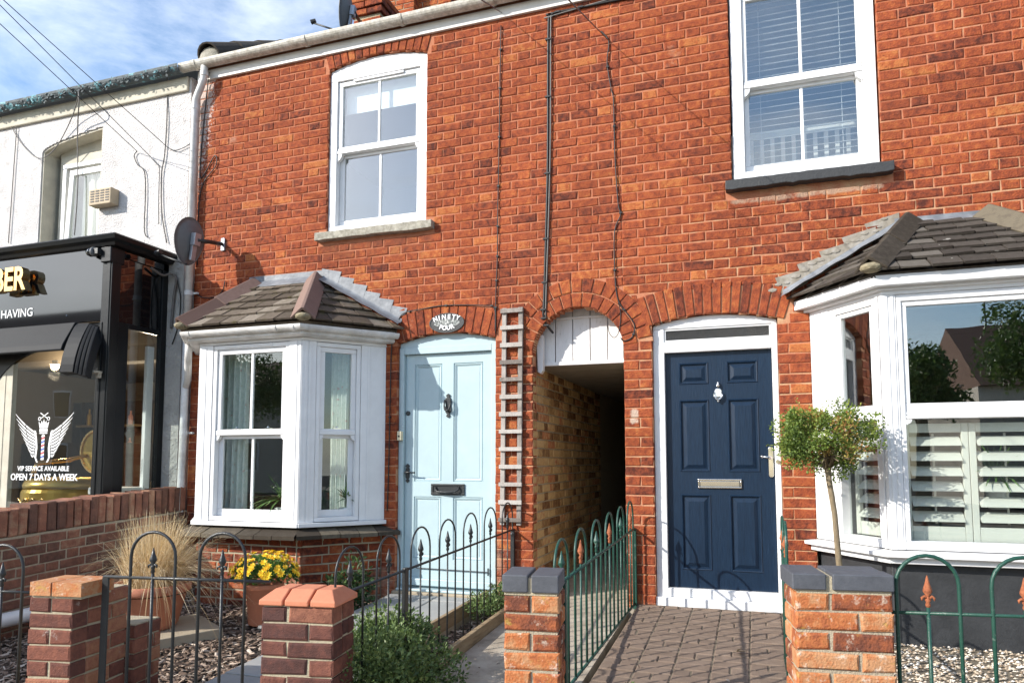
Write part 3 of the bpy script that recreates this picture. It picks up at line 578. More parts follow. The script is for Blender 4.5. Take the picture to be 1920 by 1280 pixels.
def bay_sash(mp, u0, u1, z0, zm, z1, bars, vent=False):
    fw, sw, d = .035, .04, .012
    m = M(); ring(m, u0, u1, z0, z1, fw, d, d+.08, mp); m.build('window_frame', 'upvc', bay, bevel=.004)
    a, b, zb, zt = u0+fw, u1-fw, z0+fw, z1-fw
    m = M(); ring(m, a+.001, b-.001, zm, zt-.001, sw, d+.015, d+.05, mp, wb=.05); m.build('upper_sash', 'upvc', bay, bevel=.004)
    m = M(); m.box(a+.002, b-.002, d+.008, d+.0155, zm+.004, zm+.04, mp)
    for x, sg in ((a, 1), (b, -1)): m.prism([(x+sg*.002, zm), (x+sg*.04, zm), (x+sg*.034, zm-.022), (x+sg*.016, zm-.04), (x+sg*.002, zm-.05)], d+.012, d+.046, mp)
    m.build('meeting_rail', 'upvc', bay, bevel=.003)
    m = M(); ring(m, a+.001, b-.001, zb+.001, zm+.003, sw+.004, d+.052, d+.078, mp, wb=.055, wt=.03); m.build('lower_sash', 'upvc', bay, bevel=.004)
    m = M(); m.box(a+sw-.003, b-sw+.003, d+.032, d+.036, zm+.047, zt-sw, mp); m.build('pane', 'glass', bay, tint=False)
    m = M(); m.box(a+sw, b-sw, d+.063, d+.067, zb+.05, zm-.02, mp); m.build('pane', 'glass', bay, tint=False)
    for k in range(bars):
        c = a+(b-a)*(k+1)/(bars+1)
        m = M(); m.box(c-.012, c+.012, d+.022, d+.045, zm+.048, zt-sw-.001, mp); m.build('glazing_bar', 'upvc', bay, bevel=.004)
        m = M(); m.box(c-.012, c+.012, d+.055, d+.075, zb+.052, zm-.025, mp); m.build('glazing_bar', 'upvc', bay, bevel=.004)
    if vent: m = M(); m.box(u0+.12, u1-.16, d-.006, d+.0145, z1-.024, z1-.004, mp); m.build('trickle_vent', 'upvc', bay, bevel=.003)
    for x in ((a+b)/2-.15, (a+b)/2+.16) if bars else ((a+b)/2,):
        m = M(); m.box(x-.03, x+.03, d+.028, d+.05, zm+.05, zm+.058, mp); m.blob(mp(x, d+.04, zm+.064), .012); m.build('sash_lock', 'chrome', bay)
bay_sash(mapF, .145, .893, .553, 1.248, 2.001, 1, True)
bay_sash(mapS, .124, .498, .553, 1.248, 2.001, 0)
bay_sash(mapW, .205, LS-.135, .553, 1.248, 2.001, 0)
# eaves fascia of the bay and its gutter
EZ = 2.03
m = M(); of = lambda o: [(-4.18-.06-o, 0), (-3.72-.035-o*.5, -.56-.05-o), (-2.70+.035+o*.5, -.56-.05-o), (-2.24+.06+o, 0)]
pth = [(x, y, 0) for x, y in of(0)]
m.sweep(pth, [(0, EZ), (.03, EZ+.01), (.03, EZ+.095), (-.16, EZ+.095), (-.16, EZ)]); m.build('eaves_board', 'white_gutter', HL, bevel=.004)
gp = [(-4.305, 0, EZ+.072), (-3.78, -.665, EZ+.072), (-2.64, -.665, EZ+.072), (-2.115, 0, EZ+.072)]
gp[0] = (-4.30, -.03, EZ+.072); gp[3] = (-2.13, -.02, EZ+.072)
def lerp(a, b, t): return tuple(a[i]+(b[i]-a[i])*t for i in range(len(a)))
gutter(HL, gp, .038, 'white_gutter', [(lerp(gp[1], gp[2], .05), (1, 0, 0)), (lerp(gp[1], gp[2], .80), (1, 0, 0)), (lerp(gp[1], gp[2], .945), (1, 0, 0)), (lerp(gp[2], gp[3], .09), (gp[3][0]-gp[2][0], gp[3][1]-gp[2][1], 0)), (lerp(gp[2], gp[3], .86), (gp[3][0]-gp[2][0], gp[3][1]-gp[2][1], 0))])
m = M(); m.tube([(-4.02, -.36, EZ+.05), (-4.02, -.36, EZ-.03), (-4.05, -.33, EZ-.08), (-4.27, -.09, EZ-.24), (DPX, DPY, EZ-.31)], .031, 10); m.build('outlet_pipe', 'white_gutter', HL, smooth=True)
# tiled bay roof
def clip(poly, a, b):                                               # keep the left side of a->b
    o = []
    for i in range(len(poly)):
        p, q = poly[i], poly[(i+1) % len(poly)]; sp = (b[0]-a[0])*(p[1]-a[1])-(b[1]-a[1])*(p[0]-a[0]); sq = (b[0]-a[0])*(q[1]-a[1])-(b[1]-a[1])*(q[0]-a[0])
        if sp >= 0: o.append(p)
        if sp*sq < 0: t = sp/(sp-sq); o.append((p[0]+(q[0]-p[0])*t, p[1]+(q[1]-p[1])*t))
    return o
def slope_tiles(parent, E0, E1, T0, T1, rows, tw, mat, over=.03, prefix='roof_tile'):
    E0, E1, T0, T1 = [np.array(p, float) for p in (E0, E1, T0, T1)]
    eu = (E1-E0)/np.linalg.norm(E1-E0); n = np.cross(eu, T0-E0); n /= np.linalg.norm(n); n = n if n[2] > 0 else -n; ev = np.cross(n, eu); ev = ev if ev[2] > 0 else -ev
    f = lambda P: ((P-E0) @ eu, (P-E0) @ ev); poly = [f(E0), f(E1), f(T1), f(T0)]
    H_ = f(T0)[1]; m = M(); lift = .02
    P3 = lambda u, v, h: tuple(E0+eu*u+ev*v+n*h)
    m.add([P3(u, v, -.02) for u, v in poly]+[P3(u, v, -.05) for u, v in poly], [(0, 1, 2, 3), (7, 6, 5, 4), (0, 4, 5, 1), (1, 5, 6, 2), (2, 6, 7, 3), (3, 7, 4, 0)]); base = m.build('bay_roof', mat, parent)
    g = H_/rows
    for r in range(rows):
        v0 = r*g-(over if r == 0 else .004); v1 = (r+1)*g+.03; u = -1.0+(r % 2)*tw/2+U(-.01, .01)
        while u < np.linalg.norm(E1-E0)+1:
            q = [(u+.004, v0+U(-.006, .004)), (u+tw-.004, v0+U(-.006, .004)), (u+tw-.004, v1), (u+.004, v1)]
            for a, b in ((0, 1), (1, 2), (2, 3), (3, 0)):
                if a == 0: continue
                q = clip(q, poly[a], poly[b])
                if len(q) < 3: break
            if len(q) >= 3:
                area = abs(sum(q[i][0]*q[(i+1) % len(q)][1]-q[(i+1) % len(q)][0]*q[i][1] for i in range(len(q))))/2
                if area > .0006:
                    hh = lambda v: .026-(v-v0)/(v1-v0)*.022
                    k = len(q); dz = U(-.002, .005); tl = U(-.006, .006); m = M()
                    vs = [P3(x, y, hh(y)+dz+tl*(x-u)/tw) for x, y in q]+[P3(x, y, hh(y)-.014) for x, y in q]
                    m.add(vs, [tuple(range(k)), tuple(range(2*k-1, k-1, -1))]+[(i, i+k, (i+1) % k+k, (i+1) % k) for i in range(k)], R()); m.build(prefix, mat, base)
            u += tw
    return base, P3
def hip(parent, P, Q, mat, n=2, wd=.085, name='hip_tile', drop=.026, rise=.062, ext=.0):
    P, Q = np.array(P, float), np.array(Q, float); t = (Q-P)/np.linalg.norm(Q-P); P = P-t*ext
    w_ = np.cross(t, [0, 0, 1]); w_ /= np.linalg.norm(w_); u_ = np.cross(w_, t); L_ = np.linalg.norm(Q-P)
    for k in range(n):
        a = P+t*(L_*k/n-(.0 if k == 0 else .02)); b = P+t*(L_*(k+1)/n-.004); m = M(); s0 = 1+.0; lift = .006*(n-k)*0
        pr = [(-wd, -drop), (-wd*.12, rise), (wd*.12, rise), (wd, -drop), (wd*.9, -drop-.012), (0, rise-.02), (-wd*.9, -drop-.012)]
        vs = [tuple(a+w_*x+u_*(y+.008)) for x, y in pr]+[tuple(b+w_*x*.94+u_*(y-.002)) for x, y in pr]; z = len(pr)
        m.add(vs, [tuple(range(z)), tuple(range(2*z-1, z-1, -1))]+[(i, i+z, (i+1) % z+z, (i+1) % z) for i in range(z)], R()); m.build(name, mat, parent, bevel=.004)
    m = M(); c = P+t*.012; m.blob(c-u_*.010, wd*.66, sub=2, sq=(1, 1, .5)); m.build('hip_mortar', 'roofmortar', parent)
RZ = 2.155
eL = [(-4.30, -.0, RZ), (-3.80, -.665, RZ), (-2.62, -.665, RZ), (-2.12, -.0, RZ)]; tL = [(-3.58, -.03, 2.635), (-2.95, -.03, 2.635)]
b1, _ = slope_tiles(HL, eL[1], eL[2], tL[0], tL[1], 6, .175, 'tileL')
slope_tiles(HL, eL[2], eL[3], tL[1], tL[1], 6, .175, 'tileL'); slope_tiles(HL, eL[0], eL[1], tL[0], tL[0], 6, .175, 'tileL')
hip(b1, (eL[2][0], eL[2][1], RZ+.03), (tL[1][0], -.02, 2.665), 'hipL', 1, .098, ext=.03); hip(b1, (eL[1][0], eL[1][1], RZ+.03), (tL[0][0], -.02, 2.665), 'hipL', 2, .098, ext=.03)
def flashing(parent, x0, z0, x1, z1, n, mat, top=None, drip=.11, y0=-.004, strip=.12, dull=None):
    """stepped lead up the slope of a roof against the wall; (x0,z0) lower end, (x1,z1) upper end"""
    sg = 1 if x1 > x0 else -1
    for k in range(n):
        a = k/n; b = (k+1)/n; xa, za = x0+(x1-x0)*a, z0+(z1-z0)*a; xb, zb = x0+(x1-x0)*b, z0+(z1-z0)*b
        m = M(); o = -sg*.055; m.prism([(xa, za-.01), (xb+sg*.02, zb-.01), (xb+sg*.02, zb+drip-.03), (xa+o*.9, za+drip+U(-.004, .006)), (xa+o*.15, za+.012)], y0-.0015*(k % 2), y0+.0035, FAC); m.build('lead_step', mat, parent)
    m = M(); t_ = np.array([x1-x0, 0, z1-z0]); t_ /= np.linalg.norm(t_)
    N_ = 14
    vs = []
    for i in range(N_+1):
        s = i/N_; x, z = x0+(x1-x0)*s, z0+(z1-z0)*s; wv = .010*math.sin(i*1.7)
        vs += [(x, -.008, z+.035), (x, -.012, z+.012), (x-sg*.012+wv*.5, -strip*.6+wv, z-.012), (x-sg*.02+wv*.5, -strip+wv, z-.03)]
    m.add(vs, [(i*4+j, i*4+j+1, i*4+j+5, i*4+j+4) for i in range(N_) for j in range(3)]); m.build('lead_soaker', dull or mat, parent, smooth=True)
flashing(b1, -2.10, 2.205, -2.88, 2.65, 6, 'lead', strip=.12, drip=.125)
m = M(); m.box(-3.68, -2.83, -.0065, -.003, 2.60, 2.73); m.build('lead_apron', 'lead', b1)
m = M(); m.add([(-3.62, -.008, 2.682), (-2.9, -.008, 2.682), (-2.93, -.10, 2.610), (-3.60, -.10, 2.610), (-3.62, -.004, 2.679), (-2.9, -.004, 2.679), (-2.93, -.10, 2.606), (-3.60, -.10, 2.606)], [(0, 1, 2, 3), (4, 7, 6, 5), (3, 2, 6, 7)]); m.build('lead_apron', 'lead', b1)

# ------------------------------------------------------------------ pale blue door
def rings(m, u0, u1, z0, z1, prof, mp, t=.5):
    vs = []
    for i, d in prof: vs += [mp(u0+i, d, z0+i), mp(u1-i, d, z0+i), mp(u1-i, d, z1-i), mp(u0+i, d, z1-i)]
    n = len(prof); f = [(k*4+j, k*4+(j+1) % 4, (k+1)*4+(j+1) % 4, (k+1)*4+j) for k in range(n-1) for j in range(4)]+[tuple((n-1)*4+j for j in range(4))]
    return m.add(vs, f, t)
def door_slab(parent, mat, U0, U1, Z0, Z1, d, panels, prof, th=.044):
    us = sorted({U0, U1, *[p[0] for p in panels], *[p[1] for p in panels]}); zs = sorted({Z0, Z1, *[p[2] for p in panels], *[p[3] for p in panels]})
    m = M()
    for i in range(len(us)-1):
        for j in range(len(zs)-1):
            uc, zc = (us[i]+us[i+1])/2, (zs[j]+zs[j+1])/2
            if not any(p[0] < uc < p[1] and p[2] < zc < p[3] for p in panels): m.add([(us[i], d, zs[j]), (us[i+1], d, zs[j]), (us[i+1], d, zs[j+1]), (us[i], d, zs[j+1])], [(0, 1, 2, 3)])
    m.add([(U0, d, Z0), (U1, d, Z0), (U1, d, Z1), (U0, d, Z1), (U0, d+th, Z0), (U1, d+th, Z0), (U1, d+th, Z1), (U0, d+th, Z1)], [(0, 4, 5, 1), (1, 5, 6, 2), (2, 6, 7, 3), (3, 7, 4, 0), (4, 7, 6, 5)])
    dr = m.build('door', mat, parent)
    for p in panels: m = M(); rings(m, *p, prof, lambda u, d_, z: (u, d+d_, z)); m.build('panel', mat, dr)
    return dr
m = M(); cx, cz, r = segc(DL[0]+.002, DL[1]-.002, DL[2], DL[3])
m.prism([(DL[0]+.002, 1.995), (DL[1]-.002, 1.995)]+arc(cx, cz, r-.003, 90-math.degrees(tad), 90+math.degrees(tad), 14), .052, .12)
m.box(DL[0]+.002, -2.098, .04, .12, -.05, 1.9945); m.box(-1.305, DL[1]-.002, .04, .12, -.05, 1.9945); m.box(-2.0975, -1.3055, .04, .12, 1.938, 1.9945)
fr = m.build('door_frame', 'bluedoor', HL, bevel=.004)
m = M(); m.box(-2.10, -1.30, .044, .05, 1.99, 1.998); m.build('head_bead', 'bluedoor', fr)
pnl = [(-2.012, -1.760, .866, 1.852), (-1.655, -1.392, .866, 1.852), (-2.012, -1.760, .23, .742), (-1.655, -1.392, .23, .742)]
dL = door_slab(HL, 'bluedoor', -2.095, -1.308, .0, 1.935, .075, pnl, [(0, 0), (.004, .010), (.012, .004), (.030, .016), (.034, .013)])
m = M(); m.box(-2.1, -1.3, .02, .075, .02, .075); m.prism([(-2.12, -.02), (-1.285, -.02), (-1.285, .0), (-2.12, .0)], -.03, .09); m.build('weather_bar', 'bluedoor', HL, bevel=.006)
m = M(); m.box(-2.15, -1.25, -.05, .09, -.12, -.021); m.build('door_step', 'sandstone', HL, bevel=.01)
m = M(); m.tube([(-1.98, .062, .155), (-1.34, .062, .148)], .004, 6); m.box(-1.345, -1.335, .058, .066, .12, .18); m.build('weather_wire', 'iron', dL)
# ironmongery
def prof_plate(m, u, z, pts, d0, d1, t=.5): m.prism([(u+x, z+y) for x, y in pts], d0, d1)
sym = lambda pts: pts+[(-x, y) for x, y in reversed(pts)]
m = M(); prof_plate(m, -1.70, 1.497, sym([(.006, -.1), (.02, -.085), (.008, -.075), (.024, -.055), (.03, -.03), (.022, .0), (.03, .035), (.022, .062), (.010, .07), (.022, .082), (.004, .10)]), .064, .075)
kn = m.build('door_knocker', 'iron', dL, bevel=.002)
m = M(); m.tube([(-1.726, .055, 1.545), (-1.728, .046, 1.50), (-1.72, .042, 1.465), (-1.70, .04, 1.452), (-1.68, .042, 1.465), (-1.672, .046, 1.50), (-1.674, .055, 1.545)], .008, 8, rr=[.005, .007, .009, .012, .009, .007, .005]); m.build('knocker_ring', 'iron', dL, smooth=True)
m = M(); prof_plate(m, -2.07, .935, sym([(.004, -.08), (.02, -.062), (.008, -.05), (.018, -.035), (.018, .04), (.008, .048), (.022, .058), (.012, .07), (.003, .08)]), .066, .075); m.build('handle_plate', 'iron', dL, bevel=.002)
m = M(); m.tube([(-2.07, .07, .943), (-2.07, .03, .943), (-2.05, .026, .943), (-1.99, .027, .94)], .008, 8, rr=[.009, .009, .008, .006]); m.blob((-1.987, .027, .94), .010); m.build('door_handle', 'iron', dL, smooth=True)
m = M(); m.lathe((0, 0, 0), [(.02, 0), (.02, .006), (.012, .009)], 16, mp=lambda x, y, z: (-2.072+x, .075-z, 1.441+y)); m.build('lock', 'iron', dL)
m = M(); ring(m, -1.85, -1.55, .757, .849, .02, .062, .075); m.box(-1.83, -1.57, .068, .0745, .777, .829); lp = m.build('letter_plate', 'iron', dL, bevel=.003)
m = M(); m.tube([(-1.805, .066, .822), (-1.802, .045, .80), (-1.78, .036, .786), (-1.70, .034, .781), (-1.62, .036, .786), (-1.598, .045, .80), (-1.595, .066, .822)], .008, 8, rr=[.006, .007, .008, .011, .008, .007, .006]); m.build('letter_handle', 'iron', dL, smooth=True)
m = M(); m.box(-2.137, -2.100, -.001, .04, 1.21, 1.287); bl = m.build('bell_push', 'cream', HL, bevel=.004)
m = M(); m.lathe((0, 0, 0), [(.008, 0), (.008, .004)], 10, mp=lambda x, y, z: (-2.1185+x, -.001-z, 1.245+y)); m.build('bell_button', 'iron', bl)

# ------------------------------------------------------------------ passage
PX0, PX1 = -.943, -.213
m = M()
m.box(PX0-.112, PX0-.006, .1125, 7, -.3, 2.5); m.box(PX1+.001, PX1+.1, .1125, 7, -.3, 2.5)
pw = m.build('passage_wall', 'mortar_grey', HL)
place_bricks(courses(.01, 2.6, -.16, 1.82, None, xface(PX0), depth=.09, flem=True, ph=.1, tint=lambda: R(), jt=.011, ch=.006, jit=.003), pw, 'pbrick', 300)
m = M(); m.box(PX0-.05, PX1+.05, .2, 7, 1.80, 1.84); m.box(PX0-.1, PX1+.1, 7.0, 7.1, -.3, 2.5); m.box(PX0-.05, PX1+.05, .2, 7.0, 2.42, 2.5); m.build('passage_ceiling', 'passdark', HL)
m = M(); slopebox(m, PX0-.06, PX1+.06, -.09, 7.0, .012); pf = m.build('passage_floor', 'concrete', HL)
# white boarded tympanum
n = 6; xs = [-.948, -.80, -.655, -.512, -.372, -.245, -.208]
for i in range(len(xs)-1):
    a, b = xs[i]+.003, xs[i+1]-.003
    pts_ = [(a, 1.832), (b, 1.832)]+[(b+(a-b)*k/4, min(2.27, PA[1]+math.sqrt(max((PA[2]+.03)**2-(b+(a-b)*k/4-PA[0])**2, .0)))) for k in range(5)]
    m = M(); m.prism(pts_, .165+U(0, .003), .185); m.build('arch_board', 'whitewood', HL, bevel=.003)
m = M(); m.box(-.946, PX1-.001, .155, .188, 1.803, 1.8315); m.box(-.79, -.36, .148, .164, 2.175, 2.192); m.build('board_rail', 'whitewood', HL, bevel=.003)
m = M(); m.prism([(-.938, 2.00), (-.925, 2.03), (-.912, 2.05), (-.885, 2.05), (-.885, 1.76), (-.905, 1.735), (-.93, 1.75)], .095, .15); m.build('board_post', 'whitewood', HL, bevel=.004)

# ------------------------------------------------------------------ rooms behind the windows
def room(parent, x0, x1, y0, y1, z0, z1, mat):
    m = M(); t_ = .05; m.box(x0-t_, x0, y0, y1, z0, z1); m.box(x1, x1+t_, y0, y1, z0, z1); m.box(x0-t_, x1+t_, y1, y1+t_, z0-t_, z1+t_); m.box(x0-t_, x1+t_, y0, y1, z0-t_, z0); m.box(x0-t_, x1+t_, y0, y1, z1, z1+t_)
    return m.build('room', mat, parent)
room(HL, -4.25, -2.2, .114, 3.4, -.05, 2.4, 'roomdark'); room(HL, -4.2, -1.0, .114, 3.4, 2.75, 4.87, 'roomblue')
room(HL, -2.16, -1.24, .125, 1.2, -.05, 2.2, 'roomdark')
m = M(); m.add([(-4.18, .113, .52), (-3.72, -.45, .52), (-2.70, -.45, .52), (-2.24, .113, .52)], [(0, 1, 2, 3)]); m.add([(-4.18, .113, 2.02), (-3.72, -.45, 2.02), (-2.70, -.45, 2.02), (-2.24, .113, 2.02)], [(0, 1, 2, 3)]); m.build('bay_board', 'cotwhite', HL)
# ================================================================== RIGHT HOUSE
HR = thing('brick_house', 'red brick terraced house with the navy front door and shuttered bay', 'house', (1.5, 0, -.1), 'brick terraced houses')
W2 = (.602, 1.602, 3.08, 4.60, .07); DR = (-.004, .888, 2.055, .062)
drc = segc(DR[0], DR[1], DR[2], DR[3]); tdr = math.asin((DR[1]-DR[0])/2/drc[2]); o_dr = seg_fn(*DR); o_w2 = seg_fn(W2[0], W2[1], W2[3], W2[4], W2[2])
o_br = lambda za, zb: [(1.10, 2.86)] if zb < 2.16 else []
o_s2 = lambda za, zb: [(.555, 1.666)] if zb > 3.006 and za < 3.078 else []
r_dr = ring_fn(*drc, .235, tdr+.05)
def openR(a, b): return o_w2(a, b)+o_dr(a, b)+o_br(a, b)
def blockR(a, b): return openR(a, b)+r_dr(a, b)+o_s2(a, b)+(r_pa(a, b) if True else [])
m = M(); mortar_strips(m, XL1, XR1, -.4, 4.9, openR, .0036, .112, FAC)
wallR = m.build('wall', 'mortar', HR)
def blockR2(a, b):
    return blockR(a, b)
place_bricks(courses(XL1, XR1, -.16, FZ+.03, blockR2, FAC, ph=-.214), wallR, 'brick')
m = M(); c0 = drc[:2]; a0, a1 = 90-math.degrees(tdr), 90+math.degrees(tdr); m.band(arc(*c0, drc[2]+.004, a1, a0, 24), arc(*c0, drc[2]+.225, a1, a0, 24), .004, .10); ob = m.build('door_arch', 'mortar_cream', HR)
place_bricks(voussoirs(*drc, .23, tdr+.03, 16, FAC, jt=.012), ob, 'brick', 80, 'arch_brick')
sash_window(HR, 'window', FAC, W2[0]+.012, W2[1]-.012, 3.082, 3.795, 4.60, fw=.085, sw=.03, d=.02, gl='glass_up')
m = M(); xs = [.557+1.106*i/24 for i in range(25)]; m.band([(x, 3.006+U(-.006, .006)) for x in xs], [(x, 3.077+U(-.002, .002)) for x in xs], -.075, .10); m.build('window_sill', 'blacksill', HR, bevel=.005)
m = M(); m.box(XL1+.001, XR1, -.026, -.001, FZ, FZ+.095); m.build('fascia_board', 'fascia', HR, bevel=.003)
gutter(HR, [(XL1+.001, -.088, 4.862), (XR1, -.088, 4.862)], .056, 'gutter_dirty', [((.2, -.088, 4.862), (1, 0, 0))])
roofslab(HR, XL1+.001, XR1)
# navy door
m = M(); cx, cz, r = segc(DR[0]+.003, DR[1]-.003, DR[2], DR[3])
m.prism([(DR[0]+.003, 2.026), (DR[1]-.003, 2.026)]+arc(cx, cz, r-.003, 90-math.degrees(tdr), 90+math.degrees(tdr), 14), .045, .12)
m.box(DR[0]+.003, .082, .045, .12, -.02, 2.0255); m.box(.844, DR[1]-.003, .045, .12, -.02, 2.0255); m.box(.0825, .8435, .045, .12, 1.846, 1.928); m.box(.0825, .8435, .045, .12, .045, .108)
fr = m.build('door_frame', 'upvc', HR, bevel=.005)
m = M(); m.prism([(-.012, -.02), (.90, -.02), (.90, .044), (-.012, .044)], .012, .12); m.build('threshold', 'upvc', fr, bevel=.004)
m = M(); ring(m, .083, .843, 1.929, 2.025, .012, .055, .07); m.build('glazing_bead', 'upvc', fr, bevel=.003)
m = M(); m.box(.094, .832, .066, .070, 1.94, 2.014); m.build('transom_pane', 'frost', fr, tint=False)
m = M(); m.box(.09, .84, .11, .115, 1.93, 2.02); m.build('transom_backing', 'roomdark', fr)
m = M(); m.box(DR[0], .9, .03, .12, -.12, -.0205); m.build('door_step', 'joint', HR)
pn = []
for a, b in ((.182, .398), (.526, .746)): pn += [(a, b, 1.605, 1.768), (a, b, .955, 1.49), (a, b, .238, .790)]
dR = door_slab(HR, 'navy', .084, .842, .110, 1.845, .088, pn, [(0, 0), (.006, -.006), (.013, -.003), (.018, .009), (.026, .009), (.052, -.003), (.055, -.003)])
m = M(); m.lathe((0, 0, 0), [(.034, 0), (.036, .004), (.03, .007)], 24, mp=lambda x, y, z: (.465+x*.75, .088-z, 1.537+y)); kn = m.build('door_knocker', 'chrome', dR, smooth=False)
m = M(); m.tube([(.465+.028*math.sin(a), .068, 1.528+.038*math.cos(a)) for a in [math.radians(150*k/8-75+180) for k in range(9)]]+[(.465, .066, 1.486)], .006, 8); m.tube([(.441, .07, 1.54), (.437, .066, 1.51), (.452, .062, 1.488), (.465, .062, 1.482), (.478, .062, 1.488), (.493, .066, 1.51), (.489, .07, 1.54)], .0055, 8); m.build('knocker_ring', 'chrome', dR, smooth=True)
m = M(); m.lathe((.465, .07, 1.575), [(.004, 0), (.011, .008), (.012, .018), (.005, .026), (.008, .034), (.003, .044)], 12); m.lathe((.465, .066, 1.466), [(.004, 0), (.009, .006), (.004, .014)], 10); m.build('knocker_finial', 'chrome', dR, smooth=True)
m = M(); ring(m, .306, .616, .835, .905, .014, .074, .088); m.box(.321, .601, .079, .0875, .850, .890); m.build('letter_plate', 'chrome', dR, bevel=.004)
m = M(); m.prism(arc(.818, 1.12, .018, 0, 180, 8)+arc(.818, .935, .018, 180, 360, 8), .076, .088); m.build('handle_plate', 'chrome', dR, bevel=.003)
m = M(); m.tube([(.818, .08, 1.058), (.818, .045, 1.058), (.80, .038, 1.06), (.758, .04, 1.065)], .010, 8, rr=[.012, .012, .011, .008]); m.blob((.757, .04, 1.065), .013); m.build('door_handle', 'chrome', dR, smooth=True)
m = M(); m.lathe((0, 0, 0), [(.014, 0), (.014, .008)], 16, mp=lambda x, y, z: (.862+x, .045-z, 1.03+y)); m.build('bell_push', 'chrome', fr)
# ------------------------------------------------------------------ right bay
B0, B1, B2, B3 = (1.095, 0), (1.47, -.55), (2.47, -.55), (2.845, 0)
rS = line_map(*B0, *B1); rF = line_map(*B1, *B2); rE = line_map(*B2, *B3); lS = math.hypot(.375, .55)
m = M()
for mp, l in ((rS, lS), (rF, 1.0), (rE, lS)): m.box(.0, l, .03, .15, -.4, .43, mp)
plR = m.build('bay_plinth', 'plinth', HR, bevel=.01)
m = M(); pth = [(1.045, .0, 0), (1.452, -.60, 0), (2.49, -.60, 0), (2.9, 0, 0)]
m.sweep(pth, [(.035, .468), (.035, .492), (-.12, .505), (-.12, .468)]); m.sweep([(1.075, 0, 0), (1.463, -.57, 0), (2.48, -.57, 0), (2.87, 0, 0)], [(.02, .428), (.02, .4675), (-.1, .4675), (-.1, .428)]); m.build('bay_sill', 'upvc', HR, bevel=.005)
m = M()
for mp, l in ((rS, lS), (rF, 1.), (rE, lS)): m.box(0, l, .006, .10, 2.05, 2.10, mp)
bayR = m.build('bay_window', 'upvc', HR, bevel=.004)
for mp, a, b in ((rS, .0, .185), (rS, lS-.03, lS), (rF, 0, .082), (rF, .918, 1.0), (rE, 0, .06), (rE, .5, lS)): m = M(); m.box(a+.0004, b-.0004, .006, .09, .506, 2.0495, mp); m.build('corner_post', 'upvc', bayR, bevel=.004)
for mp, a in ((rS, .055), (rS, .13), (rS, lS-.05), (rF, .018), (rF, .05)): m = M(); m.box(a, a+.018, .001, .0055, .507, 2.049, mp); m.build('post_bead', 'upvc', bayR, bevel=.002)
def bayR_sash(mp, u0, u1, fw, sw=.052):
    zb, zt, zm = .507, 2.048, 1.285; d = .010
    m = M(); ring(m, u0, u1, zb, zt, fw, d, d+.08, mp, wb=.05, wt=.04); m.build('window_frame', 'upvc', bayR, bevel=.004)
    a, b = u0+fw, u1-fw; m = M(); ring(m, a+.001, b-.001, zm+.001, zt-.041, sw*.55, d+.012, d+.05, mp, wb=.095, wt=.03); m.build('upper_sash', 'upvc', bayR, bevel=.004)
    m = M(); m.box(a+.004, b-.004, d+.002, d+.0125, zm+.004, zm+.022, mp); m.box(a+.004, b-.004, d+.007, d+.0123, zm+.026, zm+.044, mp)
    m.prism([(a+.001, zm), (a+.035, zm), (a+.028, zm-.02), (a+.012, zm-.03), (a+.001, zm-.035)], d+.004, d+.05, mp); m.build('meeting_rail', 'upvc', bayR, bevel=.003)
    m = M(); m.box(a+.012, b-.012, d+.03, d+.034, zm+.09, zt-.068, mp); m.build('pane', 'glass_up', bayR, tint=False)
    m = M(); m.box(a-.002, b+.002, d+.062, d+.066, zb+.045, zm+.01, mp); m.build('pane', 'glass', bayR, tint=False)
bayR_sash(rF, .083, .917, .028); bayR_sash(rS, .186, lS-.031, .062, .06); bayR_sash(rE, .061, .499, .062, .06)
def shutter(label, mp, u0, u1, z0, z1, d, n, grp='plantation shutters in the right bay', ang=.0):
    c = mp((u0+u1)/2, d, z0); t = thing('window_shutter', label, 'shutter', c, grp); st = .036
    m = M(); m.box(u0, u0+st, d, d+.028, z0, z1, mp); m.box(u1-st, u1, d, d+.028, z0, z1, mp); m.build('stile', 'sage', t, bevel=.003)
    m = M(); m.box(u0+st+.001, u1-st-.001, d+.002, d+.026, z0, z0+.085, mp); m.build('bottom_rail', 'sage', t, bevel=.003); m = M(); m.box(u0+st+.001, u1-st-.001, d+.002, d+.026, z1-.055, z1, mp); m.build('top_rail', 'sage', t, bevel=.003)
    h0, h1 = z0+.10, z1-.06; g = (h1-h0)/n
    for k in range(n):
        zc = h0+g*(k+.5); m = M(); a, b = math.radians(38), .045
        vs = []
        for s, w_ in ((-1, .0), (-.3, .006), (.3, .006), (1, .0)):
            vs.append((s*b*math.cos(a), s*b*math.sin(a), w_))
        pr = [(d+.014+x, zc+z+w_) for x, z, w_ in vs]+[(d+.014+x, zc+z-w_-.003) for x, z, w_ in reversed(vs)]
        q = [mp(u0+st+.004, y, z) for y, z in pr]+[mp(u1-st-.004, y, z) for y, z in pr]; K = len(pr)
        m.add(q, [tuple(range(K)), tuple(range(2*K-1, K-1, -1))]+[(i, i+K, (i+1) % K+K, (i+1) % K) for i in range(K)]); m.build('louvre', 'sage', t)
    m = M(); uc = (u0+u1)/2; m.box(uc-.006, uc+.006, d+.058, d+.066, h0, h1, mp); m.build('tilt_rod', 'sage', t, bevel=.002)
    return t
shutter('pale sage shutter in the front of the shuttered bay, its left panel', rF, .105, .458, .555, 1.262, .115, 6)
shutter('pale sage shutter in the front of the shuttered bay, second panel from the left', rF, .461, .86, .555, 1.262, .115, 6)
shutter('narrow sage shutter behind the lollipop tree, in the angled side of the bay', rS, .255, .57, .56, 1.262, .115, 6)
